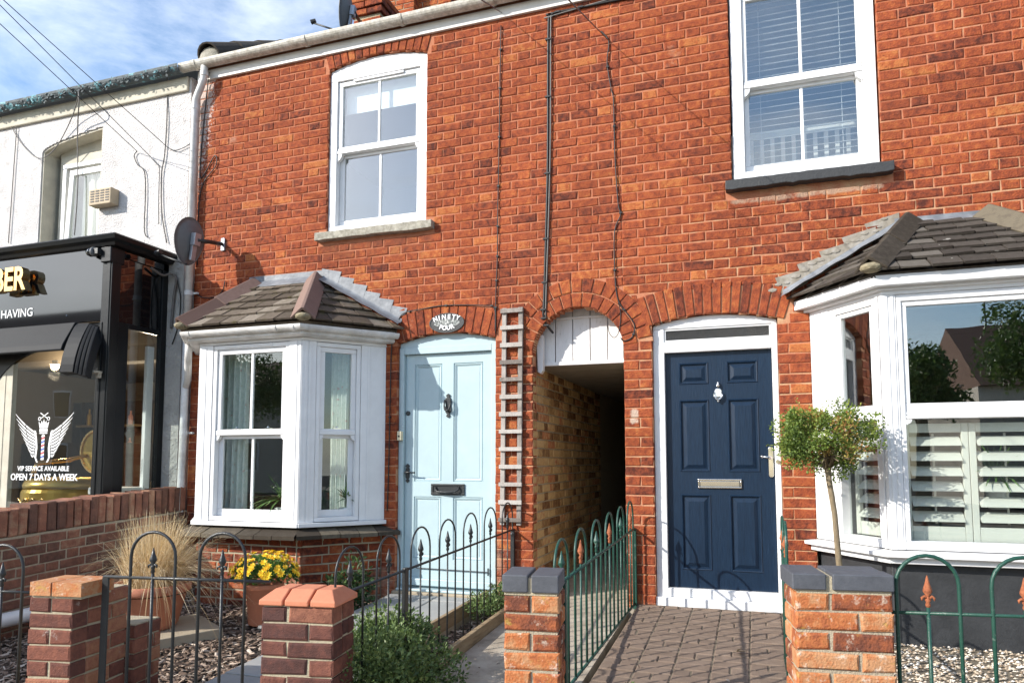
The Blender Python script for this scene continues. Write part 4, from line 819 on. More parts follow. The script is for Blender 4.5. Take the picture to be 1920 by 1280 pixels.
# eaves and roof of the right bay
eo = lambda o: [(1.00-o, 0, 0), (1.425-o*.5, -.625-o, 0), (2.515+o*.5, -.625-o, 0), (2.94+o, 0, 0)]
m = M(); m.sweep(eo(0), [(0, 2.095), (.0, 2.16), (-.2, 2.16), (-.2, 2.095)]); m.sweep(eo(-.06), [(.0, 2.075), (.0, 2.0949), (-.12, 2.0949), (-.12, 2.075)]); m.build('eaves_board', 'upvc', HR, bevel=.004)
RR = 2.185; eR = [(.985, 0, RR), (1.41, -.645, RR), (2.53, -.645, RR), (2.955, 0, RR)]; tR = [(1.745, -.03, 2.64), (2.195, -.03, 2.64)]
bR, _ = slope_tiles(HR, eR[1], eR[2], tR[0], tR[1], 7, .165, 'tileR'); slope_tiles(HR, eR[0], eR[1], tR[0], tR[0], 7, .165, 'tileR'); slope_tiles(HR, eR[2], eR[3], tR[1], tR[1], 7, .165, 'tileR')
hip(bR, (eR[1][0], eR[1][1], RR+.03), (tR[0][0], -.02, 2.665), 'hipR', 2, .10, ext=.02); hip(bR, (eR[2][0], eR[2][1], RR+.03), (tR[1][0], -.02, 2.665), 'hipR', 2, .10, ext=.02)
flashing(bR, .93, 2.215, 1.67, 2.635, 5, 'lead_dull', strip=.10, drip=.125, dull='lead')
m = M(); vs = [];
for i in range(18):                                                  # crumbling mortar fillet along the stepped lead
    s = i/18+U(-.02, .02); m.blob((.86+.80*s+U(-.02, .02), -.008, 2.265+.43*s+U(-.02, .03)), U(.010, .028), sub=1, sq=(1.5, .15, .7))
m.build('mortar_fillet', 'lead_dull', bR, kind='stuff')
m = M(); m.box(1.66, 2.28, -.0065, -.003, 2.60, 2.69); m.add([(1.72, -.008, 2.67), (2.22, -.008, 2.67), (2.24, -.10, 2.605), (1.71, -.10, 2.605)], [(0, 1, 2, 3)]); m.build('lead_apron', 'lead', bR)
room(HR, 1.05, 3.2, .114, 3.4, -.05, 2.4, 'roomdark'); room(HR, .2, 3.2, .114, 3.4, 2.75, 4.87, 'roomblue'); room(HR, -.05, .95, .125, 1.2, -.05, 2.2, 'roomdark')
m = M(); m.add([(1.1, .113, .47), (1.47, -.42, .47), (2.47, -.42, .47), (2.84, .113, .47)], [(0, 1, 2, 3)]); m.add([(1.1, .113, 2.08), (1.47, -.42, 2.08), (2.47, -.42, 2.08), (2.84, .113, 2.08)], [(0, 1, 2, 3)]); m.build('bay_board', 'cotwhite', HR)

# ================================================================== BARBER SHOP BUILDING
SX = -4.435
SB = thing('shop_building', 'white roughcast building with the black barber shopfront at its foot', 'shop', (-6, 0, -.2))
SW = (-6.40, -5.56, 2.9, 4.36, .11); o_sw = seg_fn(SW[0], SW[1], SW[3], SW[4], SW[2])
swc = segc(SW[0], SW[1], SW[3], SW[4])
swz = lambda u: 4.30+.175*max(0., min(1., (u-SW[0])/(SW[1]-SW[0])))**.42
def o_sw(za, zb):
    z = (za+zb)/2
    if z < SW[2] or z >= 4.475: return []
    if z <= 4.30: return [(SW[0], SW[1])]
    return [(SW[0]+(SW[1]-SW[0])*((z-4.30)/.175)**(1/.42), SW[1])]
def o_shop(za, zb): return o_sw(za, zb)+([(-7.6, -4.66)] if zb < 2.9 else [])
m = M(); mortar_strips(m, -9.5, SX, -.4, 4.80, o_shop, 0, .22, FAC, step=.012); wS = m.build('rendered_wall', 'render', SB)
# roughcast body: a thin uneven skin of render in front of the wall
m = M(); xs = [-4.655+.22*i/3 for i in range(4)]; m.box(-4.655, SX-.002, -.010, .0, -.3, 3.0); m.build('side_render', 'greyrender', SB)
m = M(); m.box(SW[0]-.02, SW[0]+.02, .012, .21, 2.95, 4.40); m.build('window_reveal', 'plainrender', SB); m = M(); m.box(SW[1]-.02, SW[1]+.001, .012, .21, 2.95, 4.45); m.build('window_reveal', 'plainrender', SB)
m = M(); pin = [(SW[0]+(SW[1]-SW[0])*(i/16)**1.8, swz(SW[0]+(SW[1]-SW[0])*(i/16)**1.8)) for i in range(17)]
m.band([(u, z-.022) for u, z in pin], [(u, z) for u, z in pin], .013, .21); m.build('window_soffit', 'plainrender', SB)
m = M(); ring(m, -6.30, -5.58, 2.95, 4.30, .09, .14, .2, wt=.10); wn = m.build('window', 'plainrender', SB, bevel=.004)
m = M(); m.box(-6.33, -5.575, .16, .2, 4.3005, 4.44); m.build('window_head', 'plainrender', wn)
m = M(); ring(m, -6.215, -5.60, 3.0, 4.19, .05, .10, .16, wt=.045); m.build('window_frame', 'upvc', wn, bevel=.004)
# casement tilted open, hinged at its foot
def tilt(u, d, z): a = math.radians(4.0); zz = z-3.0; k = (zz/1.2); return (u+.03-.11*(1-k)*0-(.10*(1-k)), d-.02-zz*math.sin(a)*.35, 3.0+zz*math.cos(a)-.09)
m = M(); ring(m, -6.03, -5.48, 3.0, 4.16, .06, .06, .10, mp=tilt); m.build('casement', 'upvc', wn, bevel=.004)
m = M(); m.box(-5.97, -5.54, .078, .082, 3.06, 4.10, mp=tilt); m.build('pane', 'glass', wn, tint=False)
m = M()
for k in range(12): m.tube([(-6.05+.065*k, .26+.02*(k % 2), 2.95), (-6.05+.05*k, .26+.02*(k % 2), 4.2)], .035, 6)
m.build('net_curtain', 'cream_curtain', wn, smooth=True)
room(SB, -6.6, -5.2, .23, 2.0, 2.6, 4.6, 'roomdark')
# peeling gutter and its ragged bed
m = M(); m.box(-9.5, -4.46, -.03, .0, 4.655, 4.80); m.build('eaves_course', 'plainrender', SB, bevel=.01)
gt = gutter(SB, [(-9.5, -.10, 4.855), (-4.47, -.10, 4.855)], .062, 'teal')
m = M()
for k in range(170):
    x = U(-7.2, -4.5); a = math.pi+U(.25, 1.3); p = np.array((x, -.10+.065*math.cos(a), 4.857+.065*math.sin(a))); d = np.array([U(-1, 1), U(-.15, .05), U(-.35, .3)]); d /= np.linalg.norm(d)
    m.leaf(p, d, np.array([U(-.2, .2), -1., U(-.3, .3)]), U(.02, .05), U(.008, .015))
m.build('paint_flakes', 'teal', gt, kind='stuff')
m = M(); m.add([(x, -.05+s*3.4, 4.90+s*2.0) for x in (-9.5, -4.42) for s in (0, 1)], [(0, 2, 3, 1)]); m.build('roof', 'tileR', SB)
# extract vent
m = M(); m.box(-5.585, -5.30, -.105, .0, 3.60, 3.765); v = m.build('wall_vent', 'vent', SB, bevel=.008)
m = M()
for r_ in range(5):
    for c_ in range(4): m.box(-5.56+.065*c_, -5.56+.065*c_+.045, -.109, -.1055, 3.63+.026*r_, 3.63+.026*r_+.011)
m.build('vent_slots', 'blacksill', v)
# shopfront: corner pilaster, sign board, cornice, side glass, arched window
SY = -.65
m = M(); m.box(-7.6, -4.728, SY, SY+.03, 2.275, 2.935); sg_ = m.build('sign_board', 'blackgloss', SB, bevel=.003)
m = M(); m.box(-4.7275, -4.615, SY-.005, SY+.09, -.3, 2.93); m.box(-4.67, -4.63, SY-.012, SY-.0055, .3, 2.90); m.box(-4.725, -4.70, SY-.012, SY-.0055, .3, 2.26); pi_ = m.build('corner_post', 'blackpaint', SB, bevel=.004)
m = M(); m.box(-4.727, -4.612, SY-.03, SY+.12, 2.79, 2.925); m.build('bracket', 'blackpaint', pi_, bevel=.006)
m = M(); m.sweep([(-7.6, SY, 2.93), (-4.60, SY, 2.93), (-4.60, -.003, 2.93)], [(0, 0), (.03, .005), (.045, .03), (.075, .05), (.085, .085), (.07, .10), (-.05, .105), (-.05, 0)]); m.build('cornice', 'blackpaint', SB)
m = M(); m.box(-7.6, -4.66, SY+.05, 0, 2.96, 2.99); m.build('lead_roof', 'blackpaint', SB)
side = lambda u, d, z: (-4.615-d, u, z)
m = M(); m.box(SY+.0905, -.0305, .02, .05, 2.275, 2.93, side); m.box(SY+.0905, -.004, .005, .05, 2.86, 2.925, side); m.build('side_panel', 'blackgloss', SB, bevel=.003)
m = M(); m.box(SY+.0905, -.445, .01, .06, -.3, 2.274, side); m.box(-.075, -.012, .005, .06, -.3, 2.929, side); m.box(-.4445, -.0755, .012, .06, 2.23, 2.274, side); m.box(-.4445, -.0755, .012, .06, -.3, .62, side); m.build('side_frame', 'blackpaint', SB, bevel=.004)
m = M(); m.box(-.444, -.076, .03, .034, .621, 2.2295, side); m.build('side_pane', 'shopglass', SB, tint=False)
m = M(); m.box(-.16, -.085, .07, .11, .5, 2.12, side); m.build('inner_post', 'upvc', SB, bevel=.004)
# front window with black arched head
m = M(); x0, x1 = -6.02, -4.80; ac = segc(x0, x1, 1.80, .26); am = segc(x0, x1, 1.80, .26)
pb = arc(ac[0], ac[1], ac[2], 90+math.degrees(math.asin((x1-x0)/2/ac[2])), 90-math.degrees(math.asin((x1-x0)/2/ac[2])), 24)
m.band(pb, [(u, 2.274) for u, z in pb], SY+.045, SY+.075); m.box(x1, -4.7285, SY+.04, SY+.08, .2, 2.274); m.box(-7.6, x0, SY+.045, SY+.075, 2.05, 2.274); m.box(-4.795, -4.755, SY+.03, SY+.0395, .2, 2.2); m.build('shop_window', 'blackpaint', SB, bevel=.003)
m = M(); m.box(x0+.01, -5.84, SY+.055, SY+.10, .2, 2.049); m.box(-5.93, -5.925, SY+.05, SY+.0545, .2, 2.04); m.build('cream_column', 'plainrender', SB, bevel=.006)
m = M(); m.box(-7.6, -4.80, SY+.06, SY+.064, .3, 2.06); gp_ = m.build('shop_pane', 'shopglass', SB, tint=False)
m = M(); m.box(-7.6, -4.728, SY+.02, SY+.12, -.3, .34); m.build('stall_riser', 'blackpaint', SB, bevel=.005)
# interior
m = M(); m.box(-9.5, -9.45, SY+.1, 4, -.3, 2.8); m.box(-9.5, -4.64, 4, 4.05, -.3, 2.8); m.box(-9.5, -4.64, SY+.13, 4, 2.36, 2.42); m.box(-4.69, -4.64, .02, 4, -.3, 2.4); m.box(-9.5, -4.64, .9, 1.1, 2.18, 2.36); m.build('shop_room', 'shopwall', SB)
m = M(); m.box(-9.4, -4.7, 3.0, 3.95, -.3, 1.95); m.box(-9.5, -4.64, SY+.13, 4, -.3, -.2); m.box(-9.4, -7.6, 2.2, 2.9, -.3, 1.3)
for k in range(6): m.box(-9.2+k*.75, -9.15+k*.75, 2.94, 3.0, -.3, 1.95)
m.build('panelling', 'shopdark', SB)
m = M(); m.box(-5.02, -4.70, -.45, -.10, .74, .80); m.box(-4.98, -4.75, -.42, -.14, .2, .735); m.build('side_table', 'cotwhite', SB, bevel=.006)
# retracted awning: roll, front fabric and the folded end wing
aw = M(); pr = [(SY-.005, 2.272), (SY-.04, 2.268), (-.80, 2.06), (-.815, 2.01), (-.80, 1.995), (-.78, 2.03), (SY+.02, 2.19)]
aw.add([(-7.6, y, z) for y, z in pr]+[(-4.98, y, z) for y, z in pr], [tuple(range(7)), tuple(range(13, 6, -1))]+[(i, i+7, (i+1) % 7+7, (i+1) % 7) for i in range(7)])
A_ = aw.build('awning', 'awning', SB, bevel=.006)
for k in range(4):
    fw_ = .14 if k == 0 else .022; q = M(); sx = (-4.985, -4.828, -4.795, -4.762)[k]; n = 8; vs = []; o = .012*k
    for i in range(n+1):
        t_ = i/n; y = SY-.02-(.17-o)*math.sin(t_*math.pi*.55)-.02*t_; z = 2.262-.46*t_**1.15-o; wv = .07*math.sin(t_*2.2)
        vs += [(sx+wv*.9, y, z), (sx+wv*.9+fw_, y+.012, z-.004), (sx+wv*.9+fw_, y+.10*(1-t_*.3), z-.02), (sx+wv*.9, y+.10*(1-t_*.3), z-.02)]
    f = [(i*4+j, i*4+(j+1) % 4, i*4+4+(j+1) % 4, i*4+4+j) for i in range(n) for j in range(4)]+[(0, 1, 2, 3), (n*4+3, n*4+2, n*4+1, n*4)]
    q.add(vs, f); q.build('awning_fold', 'awning', A_, smooth=False, bevel=.004)
q = M(); q.box(-4.80, -4.66, SY-.10, SY-.02, 1.80, 1.818); q.box(-4.70, -4.668, SY-.05, SY-.02, 1.76, 1.799); q.build('awning_foot', 'stone', A_)
# lettering
fr_ = lambda x0_, y_, z0_: (lambda u, d, z: (x0_+u, y_+d, z0_+z))
m = M(); text(m, 'BER', .30, fr_(-5.535, SY-.075, 2.60), .035, 'RIGHT', sx=.80, bold=.008); lt = m.build('sign_letters', 'gold', sg_)
m = M(); text(m, 'HAVING', .112, fr_(-5.545, SY-.004, 2.37), .002, 'RIGHT', sx=.98); m.build('sign_lettering', 'decal', sg_)
for x, z in ((-5.13, 2.345), (-4.745, 2.9)): m = M(); m.blob((x, SY-.004, z), .007); m.build('screw_cap', 'chrome', sg_)
GY = SY+.058
m = M(); text(m, 'VIP SERVICE AVAILABLE', .062, fr_(-5.405, GY, .952), .0006, sx=.98, bold=.001); text(m, 'OPEN 7 DAYS A WEEK', .083, fr_(-5.395, GY, .868), .0006, sx=.98, bold=.002); m.build('window_lettering', 'decal', gp_)
def wing(sgn):
    m = M(); cx_, cz_ = -5.42, 1.10
    for k in range(9):
        t_ = k/8; a = (cx_+sgn*(.085+.02*t_), cz_+.19-.20*t_); tip = (cx_+sgn*(.36-.21*t_**1.3), cz_+.375-.36*t_); 
        mid = ((a[0]*.45+tip[0]*.55)+sgn*.02*0, (a[1]*.45+tip[1]*.55)-.035); wd = .011
        for p_, q_ in ((0.0, .46), (.50, 1.0)):
            pts_ = []
            for s in [p_+(q_-p_)*j/5 for j in range(6)]:
                x = (1-s)**2*a[0]+2*s*(1-s)*mid[0]+s*s*tip[0]; z = (1-s)**2*a[1]+2*s*(1-s)*mid[1]+s*s*tip[1]; pts_.append((x, z, wd*(1.0-.75*max(0, s-.6)/.4 if s > .6 else 1)))
            up_ = [(x, z+h*.8) for x, z, h in pts_]; dn = [(x, z-h*.8) for x, z, h in pts_]
            m.band(dn, up_, GY-.0008, GY)
    o = [(cx_+sgn*.095, cz_+.215), (cx_+sgn*.075, cz_+.14), (cx_+sgn*.065, cz_+.06), (cx_+sgn*.075, cz_-.03), (cx_+sgn*.05, cz_-.075)]
    m.band(o, [(x+sgn*.022, z+.006) for x, z in o], GY-.001, GY+.0002); return m.build('window_emblem', 'decal', gp_)
wing(-1); wing(1)
m = M(); cx_ = -5.42; m.box(cx_-.05, cx_+.05, GY-.001, GY, 1.305, 1.335); m.box(cx_-.048, cx_+.048, GY-.001, GY, 1.288, 1.300)
m.prism([(cx_-.05, 1.34), (cx_+.05, 1.34), (cx_+.065, 1.40), (cx_+.035, 1.375), (cx_+.03, 1.41), (cx_+.012, 1.38), (cx_, 1.425), (cx_-.012, 1.38), (cx_-.03, 1.41), (cx_-.035, 1.375), (cx_-.065, 1.40)], GY-.001, GY)
for s in (-1, 1): m.prism([(cx_-s*.04, 1.432), (cx_-s*.034, 1.427), (cx_+s*.05, 1.475), (cx_+s*.045, 1.482)], GY-.001, GY); m.band(arc(cx_+s*.055*-1, 1.425, .018, 0, 360, 12), arc(cx_+s*.055*-1, 1.425, .011, 0, 360, 12), GY-.0011, GY-.0001)
m.band(arc(cx_, 1.262, .021, 0, 180, 8), arc(cx_, 1.262, .001, 0, 180, 8), GY-.001, GY); m.prism([(cx_-.018, 1.05), (cx_+.018, 1.05), (cx_+.018, 1.262), (cx_-.018, 1.262)], GY-.001, GY); m.build('window_crown', 'decal', gp_)
for k in range(6):
    m = M(); z = 1.065+.034*k; m.prism([(cx_-.018, z), (cx_+.018, z+.012), (cx_+.018, z+.028), (cx_-.018, z+.016)], GY-.0018, GY-.0012); m.build('pole_stripe', 'red' if k % 2 else 'bluev', gp_)
# ================================================================== GARDEN WALL, PILLARS
GW = thing('garden_wall', 'brown brick garden wall beside the barber shop, capped with upright bricks', 'wall', (-4.43, -1.6, -.25))
gx = -4.305
gtop = lambda y: .80+.05*y
m = M(); vs = [(x, y, z) for y in (-3.3, .0) for x, z in ((gx-.20, -.4), (gx-.004, -.4), (gx-.004, gtop(y)-.215), (gx-.20, gtop(y)-.215))]
m.add(vs, [(0, 1, 2, 3), (7, 6, 5, 4), (0, 4, 5, 1), (1, 5, 6, 2), (2, 6, 7, 3), (3, 7, 4, 0)]); gwc = m.build('wall_core', 'mortar_grey', GW)
tilted = lambda u, d, z: (gx-d, u, z+.05*u)
place_bricks(courses(-3.3, -.01, -.29, .575, None, tilted, depth=.09, flem=True, ph=.02, tint=lambda: R(), jt=.011, ch=.006, jit=.003, course=.0725), gwc, 'gwbrick', 300)
it = []
y = -3.29; k = 0
while y < -.07:
    wv = .062+U(-.004, .006); zb = gtop(y)-.210; zt = gtop(y)+U(-.006, .006)-(.022 if y < -1.55 else 0)
    it.append((.06*.2, (gx, y, zt), (lambda m, y=y, wv=wv, zb=zb, zt=zt, t_=R(): m.brick([(y, zb), (y+wv, zb), (y+wv, zt), (y, zt)], U(-.004, .004), .21, xface(gx), .008, .004, t_)))); y += wv+.010
place_bricks(it, gwc, 'gwbrick', 100, 'coping_brick')
m = M(); m.box(gx-.19, gx-.012, -3.3, 0, .2, .3)
PAN = math.radians(8.5); PEX, PEY = math.cos(PAN), math.sin(PAN)
def fmap(off=0.): return lambda u, d, z: (1.0+PEX*u-PEY*(d+off), -2.34+PEY*u+PEX*(d+off), z)
FM = fmap()
def pillar(label, s0, s1, dep, ztop, cap, bmat, mmat, capmat, course=.0755, nc=5, jt=.010, style='stretch', stub=False, caps=3):
    c = FM((s0+s1)/2, dep/2, -.25); t = thing('gate_pillar', label, 'pillar', c, 'brick gate pillars')
    zc = ztop-cap; m = M(); m.box(s0+.006, s1-.006, .006, dep-.006, -.4, zc-.001, FM); core = m.build('pillar_core', mmat, t)
    side_ = lambda u, d, z: FM(s1-d, u, z); it = []; W_ = s1-s0; half = .1075; n = int((zc+.4)/course)
    for i in range(n):
        zb = zc-(i+1)*course+jt*.5; zt = zb+course-jt; A = (i % 2 == 0)
        if W_ < .28: cuts = [0, W_/2, W_] if A else [0, W_]
        else: cuts = [0, W_*.36, W_] if A else [0, W_*.655, W_]
        for a, b in zip(cuts[:-1], cuts[1:]):
            x0_, x1_ = s0+a+(jt/2 if a else 0), s0+b-(jt/2 if b < W_ else 0); tt_ = R(); it.append(((x1_-x0_)*course, FM((x0_+x1_)/2, 0, zb), (lambda m, q=[(x0_, zb), (x1_, zb), (x1_, zt), (x0_, zt)], tt_=tt_: m.brick(q, 0, .095, FM, .0065, .0038, tt_))))
        cuts = ([.10, dep] if A else [.10, .10+(dep-.10)*.5, dep]) if dep < .3 else ([.10, .225, dep] if A else [.10, dep-.11, dep])
        for a, b in zip(cuts[:-1], cuts[1:]):
            x0_, x1_ = a+jt*.4, b-(jt/2 if b < dep else 0); tt_ = R(); it.append(((x1_-x0_)*course*.5, side_((x0_+x1_)/2, 0, zb), (lambda m, q=[(x0_, zb), (x1_, zb), (x1_, zt), (x0_, zt)], tt_=tt_: m.brick(q, 0, .095, side_, .0065, .0038, tt_))))
        if label.startswith('brick pillar of old'):
            sl = lambda u, d, z: FM(s0+d, u, z); tt_ = R(); it.append((.02, sl(.1, 0, zb), (lambda m, q=[(.10, zb), (dep, zb), (dep, zt), (.10, zt)], tt_=tt_: m.brick(q, 0, .09, sl, .006, .003, tt_))))
    place_bricks(it, core, bmat, 60)
    return t, core
# leftmost
t1, k1 = pillar('brick pillar with a loose orange brick top, leftmost at the garden front', -3.583, -3.351, .37, .405, 0, 'mbrick_w', 'mortar_cream', None, course=.0745)
it = []
for a, b, tt_ in ((-3.572, -3.462, .95), (-3.452, -3.298, .9)): it.append((.03, FM(a, 0, .4), (lambda m, a=a, b=b, tt_=tt_: m.box(a, b, -.012, .20, .410, .472, FM, tt_))))
place_bricks(it, k1, 'obrick', 9, 'cap_brick')
m = M(); m.box(-3.565, -3.305, .0, .19, .398, .4095, FM); m.box(-3.46, -3.454, -.006, .195, .41, .466, FM); m.build('cap_bed', 'mortar_cream', k1)
tb, kb = pillar('low brick stub behind the leftmost pillar, against the gate post', -3.52, -3.31, .20, .20, 0, 'mbrick_w', 'mortar_cream', None, course=.0745)
for o in [tb]: o.location = FM(-3.415, .48, -.25)[0], FM(-3.415, .48, -.25)[1], -.25
t2, k2 = pillar('plum brick pillar capped with three chamfered red bricks', -2.394, -2.058, .225, .404, 0, 'mbrick', 'mortar_cream', None, course=.0750)
for a, b in ((-2.405, -2.292), (-2.282, -2.172), (-2.162, -2.045)):
    m = M(); pr = [(-.013, .404), (-.013, .428), (.055, .468), (.18, .468), (.238, .428), (.238, .404)]; vs = [FM(u, d, z) for u in (a, b) for d, z in pr]
    if b > -2.1: vs = [FM(u-(.045 if (i >= 6 and z > .44) else 0), d, z) for i, (u, (d, z)) in enumerate([(a, p) for p in pr]+[(b, p) for p in pr])]
    if a < -2.4: vs = [FM(u+(.045 if (i < 6 and z > .44) else 0), d, z) for i, (u, (d, z)) in enumerate([(a, p) for p in pr]+[(b, p) for p in pr])]
    m.add(vs, [tuple(range(6)), tuple(range(11, 5, -1))]+[(i, i+6, (i+1) % 6+6, (i+1) % 6) for i in range(6)]); m.build('cap_brick', 'terracap', k2, bevel=.005)
m = M(); m.box(-2.385, -2.066, .012, .21, .395, .432, FM); m.build('cap_bed', 'mortar_grey', k2)
t3, k3 = pillar('brick pillar of old orange brick with a grey two-brick cap, beside the passage path', -1.305, -1.078, .225, .485, 0, 'obrick', 'mortar_grey', None, course=.0765, jt=.011)
for a, b in ((-1.312, -1.204), (-1.190, -1.076)): m = M(); m.box(a, b, -.010, .225, .494, .566, FM); m.build('cap_brick', 'bluebrick', k3, bevel=.005)
m = M(); m.box(-1.305, -1.085, .0, .22, .482, .552, FM); m.build('cap_bed', 'mortar_cream', k3)
t4, k4 = pillar('brick pillar of old lichened brick with a wide grey cap, right of the open green gate', -.156, .196, .225, .532, 0, 'obrick', 'mortar_grey', None, course=.0745, jt=.011)
for a, b, c, d in ((-.168, -.043, -.012, .235), (-.020, .200, -.012, .105), (-.020, .190, .114, .235)): m = M(); m.box(a, b, c, d, .540, .602, FM); m.build('cap_brick', 'bluebrick', k4, bevel=.005)
m = M(); m.box(-.15, .19, .0, .225, .526, .59, FM); m.build('cap_bed', 'mortar_cream', k4)

# ================================================================== IRONWORK
def hoop_rail(t, mp, bars, zr, zbot, ztop, hoops, finials, mat, fmat, u0, u1, rb=.0065, rr=.007, zr2=None, flatrail=.0):
    """mp(u,d,z); zr(u) rail height, zbot(u) bar foot; hoops: (ua, ub) pairs joined over the top at ztop(u); finials: bar positions that end in a spear"""
    m = M(); m.tube([mp(u0, 0, zr(u0)), mp(u1, 0, zr(u1))], rr, 8); m.build('top_rail', mat, t, smooth=True)
    if zr2: m = M(); m.tube([mp(u0, 0, zr2(u0)), mp(u1, 0, zr2(u1))], rr, 8); m.build('bottom_rail', mat, t, smooth=True)
    for a, b in hoops:
        r_ = (b-a)/2; c = (a+b)/2; zc = ztop(c)-r_; pts = [mp(a, 0, zbot(a)), mp(a, 0, zr(a)), mp(a, 0, zc-.02)]+[mp(c-r_*math.cos(math.pi*k/12), 0, zc+r_*math.sin(math.pi*k/12)) for k in range(13)]+[mp(b, 0, zc-.02), mp(b, 0, zr(b)), mp(b, 0, zbot(b))]
        m = M(); m.tube(pts, rb, 8); m.build('hoop', mat, t, smooth=True)
    for u in finials:
        m = M(); m.tube([mp(u, 0, zbot(u)), mp(u, 0, zr(u)+.03)], rb*.95, 8); m.build('bar', mat, t, smooth=True)
        z = zr(u)+.03; m = M(); x, y, _ = mp(u, 0, 0); m.lathe((x, y, z), [(.006, -.01), (.010, 0), (.007, .012), (.012, .02), (.008, .028), (.006, .034), (.017, .052), (.016, .060), (.009, .082), (.002, .112)], 10)
        for sg in (-1, 1):
            m.tube([mp(u, 0, z+.022), mp(u+sg*.014, -.003, z+.034), mp(u+sg*.022, -.003, z+.028), mp(u+sg*.022, -.003, z+.018)], .0045, 6, rr=[.005, .006, .005, .003])
        m.build('finial', fmat, t, smooth=True)
    for u in bars: m = M(); m.tube([mp(u, 0, zbot(u)), mp(u, 0, zr(u))], rb, 8); m.build('bar', mat, t, smooth=True)
def flatpost(t, mp, u, z0, z1, w_, d, mat, name='post'):
    m = M(); m.box(u-w_/2, u+w_/2, -d/2, d/2, z0, z1, mp); m.build(name, mat, t, bevel=.003)
GM = fmap(.10)
g1 = thing('garden_gate', 'closed black hoop-top iron gate between the two left pillars', 'gate', GM(-2.85, 0, -.2))
hoop_rail(g1, GM, [], lambda u: .487, lambda u: -.12, lambda u: .702, [(-3.132, -2.897), (-2.772, -2.539)], [-3.014, -2.655], 'iron', 'iron', -3.275, -2.415, rb=.0075, rr=.0075, zr2=lambda u: -.12)
flatpost(g1, GM, -3.262, -.2, .487, .034, .012, 'iron')
m = M(); m.tube([GM(-2.46, 0, .28), GM(-2.40, -.02, .285)], .012, 6); m.box(-2.42, -2.395, -.05, .02, .265, .31, GM); m.build('latch', 'iron', g1)
g0 = thing('iron_railing', 'black hoop-top railing cut by the left edge of the photo', 'railing', GM(-4.0, 0, -.2))
hoop_rail(g0, GM, [], lambda u: .40, lambda u: -.2, lambda u: .625, [(-3.958, -3.722)], [-3.84, -4.08], 'iron', 'iron', -4.2, -3.57, rb=.0075, rr=.007)
fx = -1.10; BM = lambda u, d, z: (fx-d, u, z)
g2 = thing('hoop_fence', 'long black hoop-top fence between the slate path and the planting bed', 'fence', (fx, -1.2, -.1))
zr = lambda y: .503+.030*y; zt_ = lambda y: .722+.036*y
c0s = [-.155-.376*k for k in range(7)]
hoop_rail(g2, BM, [], zr, lambda y: -.10+.03*y, zt_, [(c-.0, c+.0) if False else (c-.122, c+.122) for c in c0s], c0s, 'iron', 'iron', -2.55, -.005, rb=.0055, rr=.0075)
flatpost(g2, BM, -.03, -.1, .50, .03, .03, 'iron'); flatpost(g2, BM, -1.845, -.2, .46, .045, .02, 'iron')
m = M(); m.lathe((fx, -.03, .47), [(.018, -.02), (.022, 0), (.012, .02)], 8); m.build('collar', 'iron', g2)
gx2 = -.152; HM = lambda u, d, z: (gx2-d, u, z)
g3 = thing('hoop_fence', 'green hoop-top fence with spear finials, running back to the brick pier by the passage', 'fence', (gx2, -1.1, -.1))
zr3 = lambda y: .537+.028*y; zb3 = lambda y: -.015+.012*y
c3s = [-.20-.385*k for k in range(6)]
hoop_rail(g3, HM, [], zr3, zb3, lambda y: .752+.037*y, [(c-.125, c+.125) for c in c3s], c3s, 'green', 'rust', -2.25, -.01, rb=.0065, rr=.0085, zr2=lambda y: zb3(y)+.01)
for o in [x for x in g3.children if x.name.startswith('finial')][1::2]: o.data.materials[0] = MT['green']
flatpost(g3, HM, -.025, -.08, .535, .03, .03, 'green'); flatpost(g3, HM, -2.10, -.2, .475, .035, .035, 'green')
gx4 = .845; KM = lambda u, d, z: (gx4-d+(u+1.6)*-.005, u, z)
g4 = thing('garden_gate', 'open green gate seen edge-on in front of the navy door', 'gate', (gx4, -1.7, -.15))
hoop_rail(g4, KM, [-2.0], lambda y: .53, lambda y: -.06, lambda y: .73, [(-1.62, -1.40), (-1.28, -1.06)], [-1.51, -1.17], 'green', 'rust', -2.14, -.98, rb=.0075, rr=.009, zr2=lambda y: -.06)
flatpost(g4, KM, -2.145, -.12, .56, .012, .032, 'green', 'gate_stile'); m = M(); m.box(-2.13, -2.10, -.018, .012, -.1, .55, KM); m.build('gate_stile', 'green', g4, bevel=.003)
m = M(); m.tube([KM(-2.14, -.015, .475), KM(-2.19, -.03, .475)], .012, 8); m.tube([KM(-2.16, -.03, .45), KM(-2.16, -.03, .50)], .014, 8); m.build('hinge', 'rust', g4)
RM = fmap(.05)
g5 = thing('iron_railing', 'green hoop-top railing with rusty finials in front of the black plinth', 'railing', RM(.8, 0, -.2))
hoop_rail(g5, RM, [], lambda u: .455, lambda u: -.2, lambda u: .672, [(.224+.335*k, .224+.335*k+.222) for k in range(3)], [.335+.335*k for k in range(3)], 'green', 'rust', .20, 1.3, rb=.0075, rr=.0065)

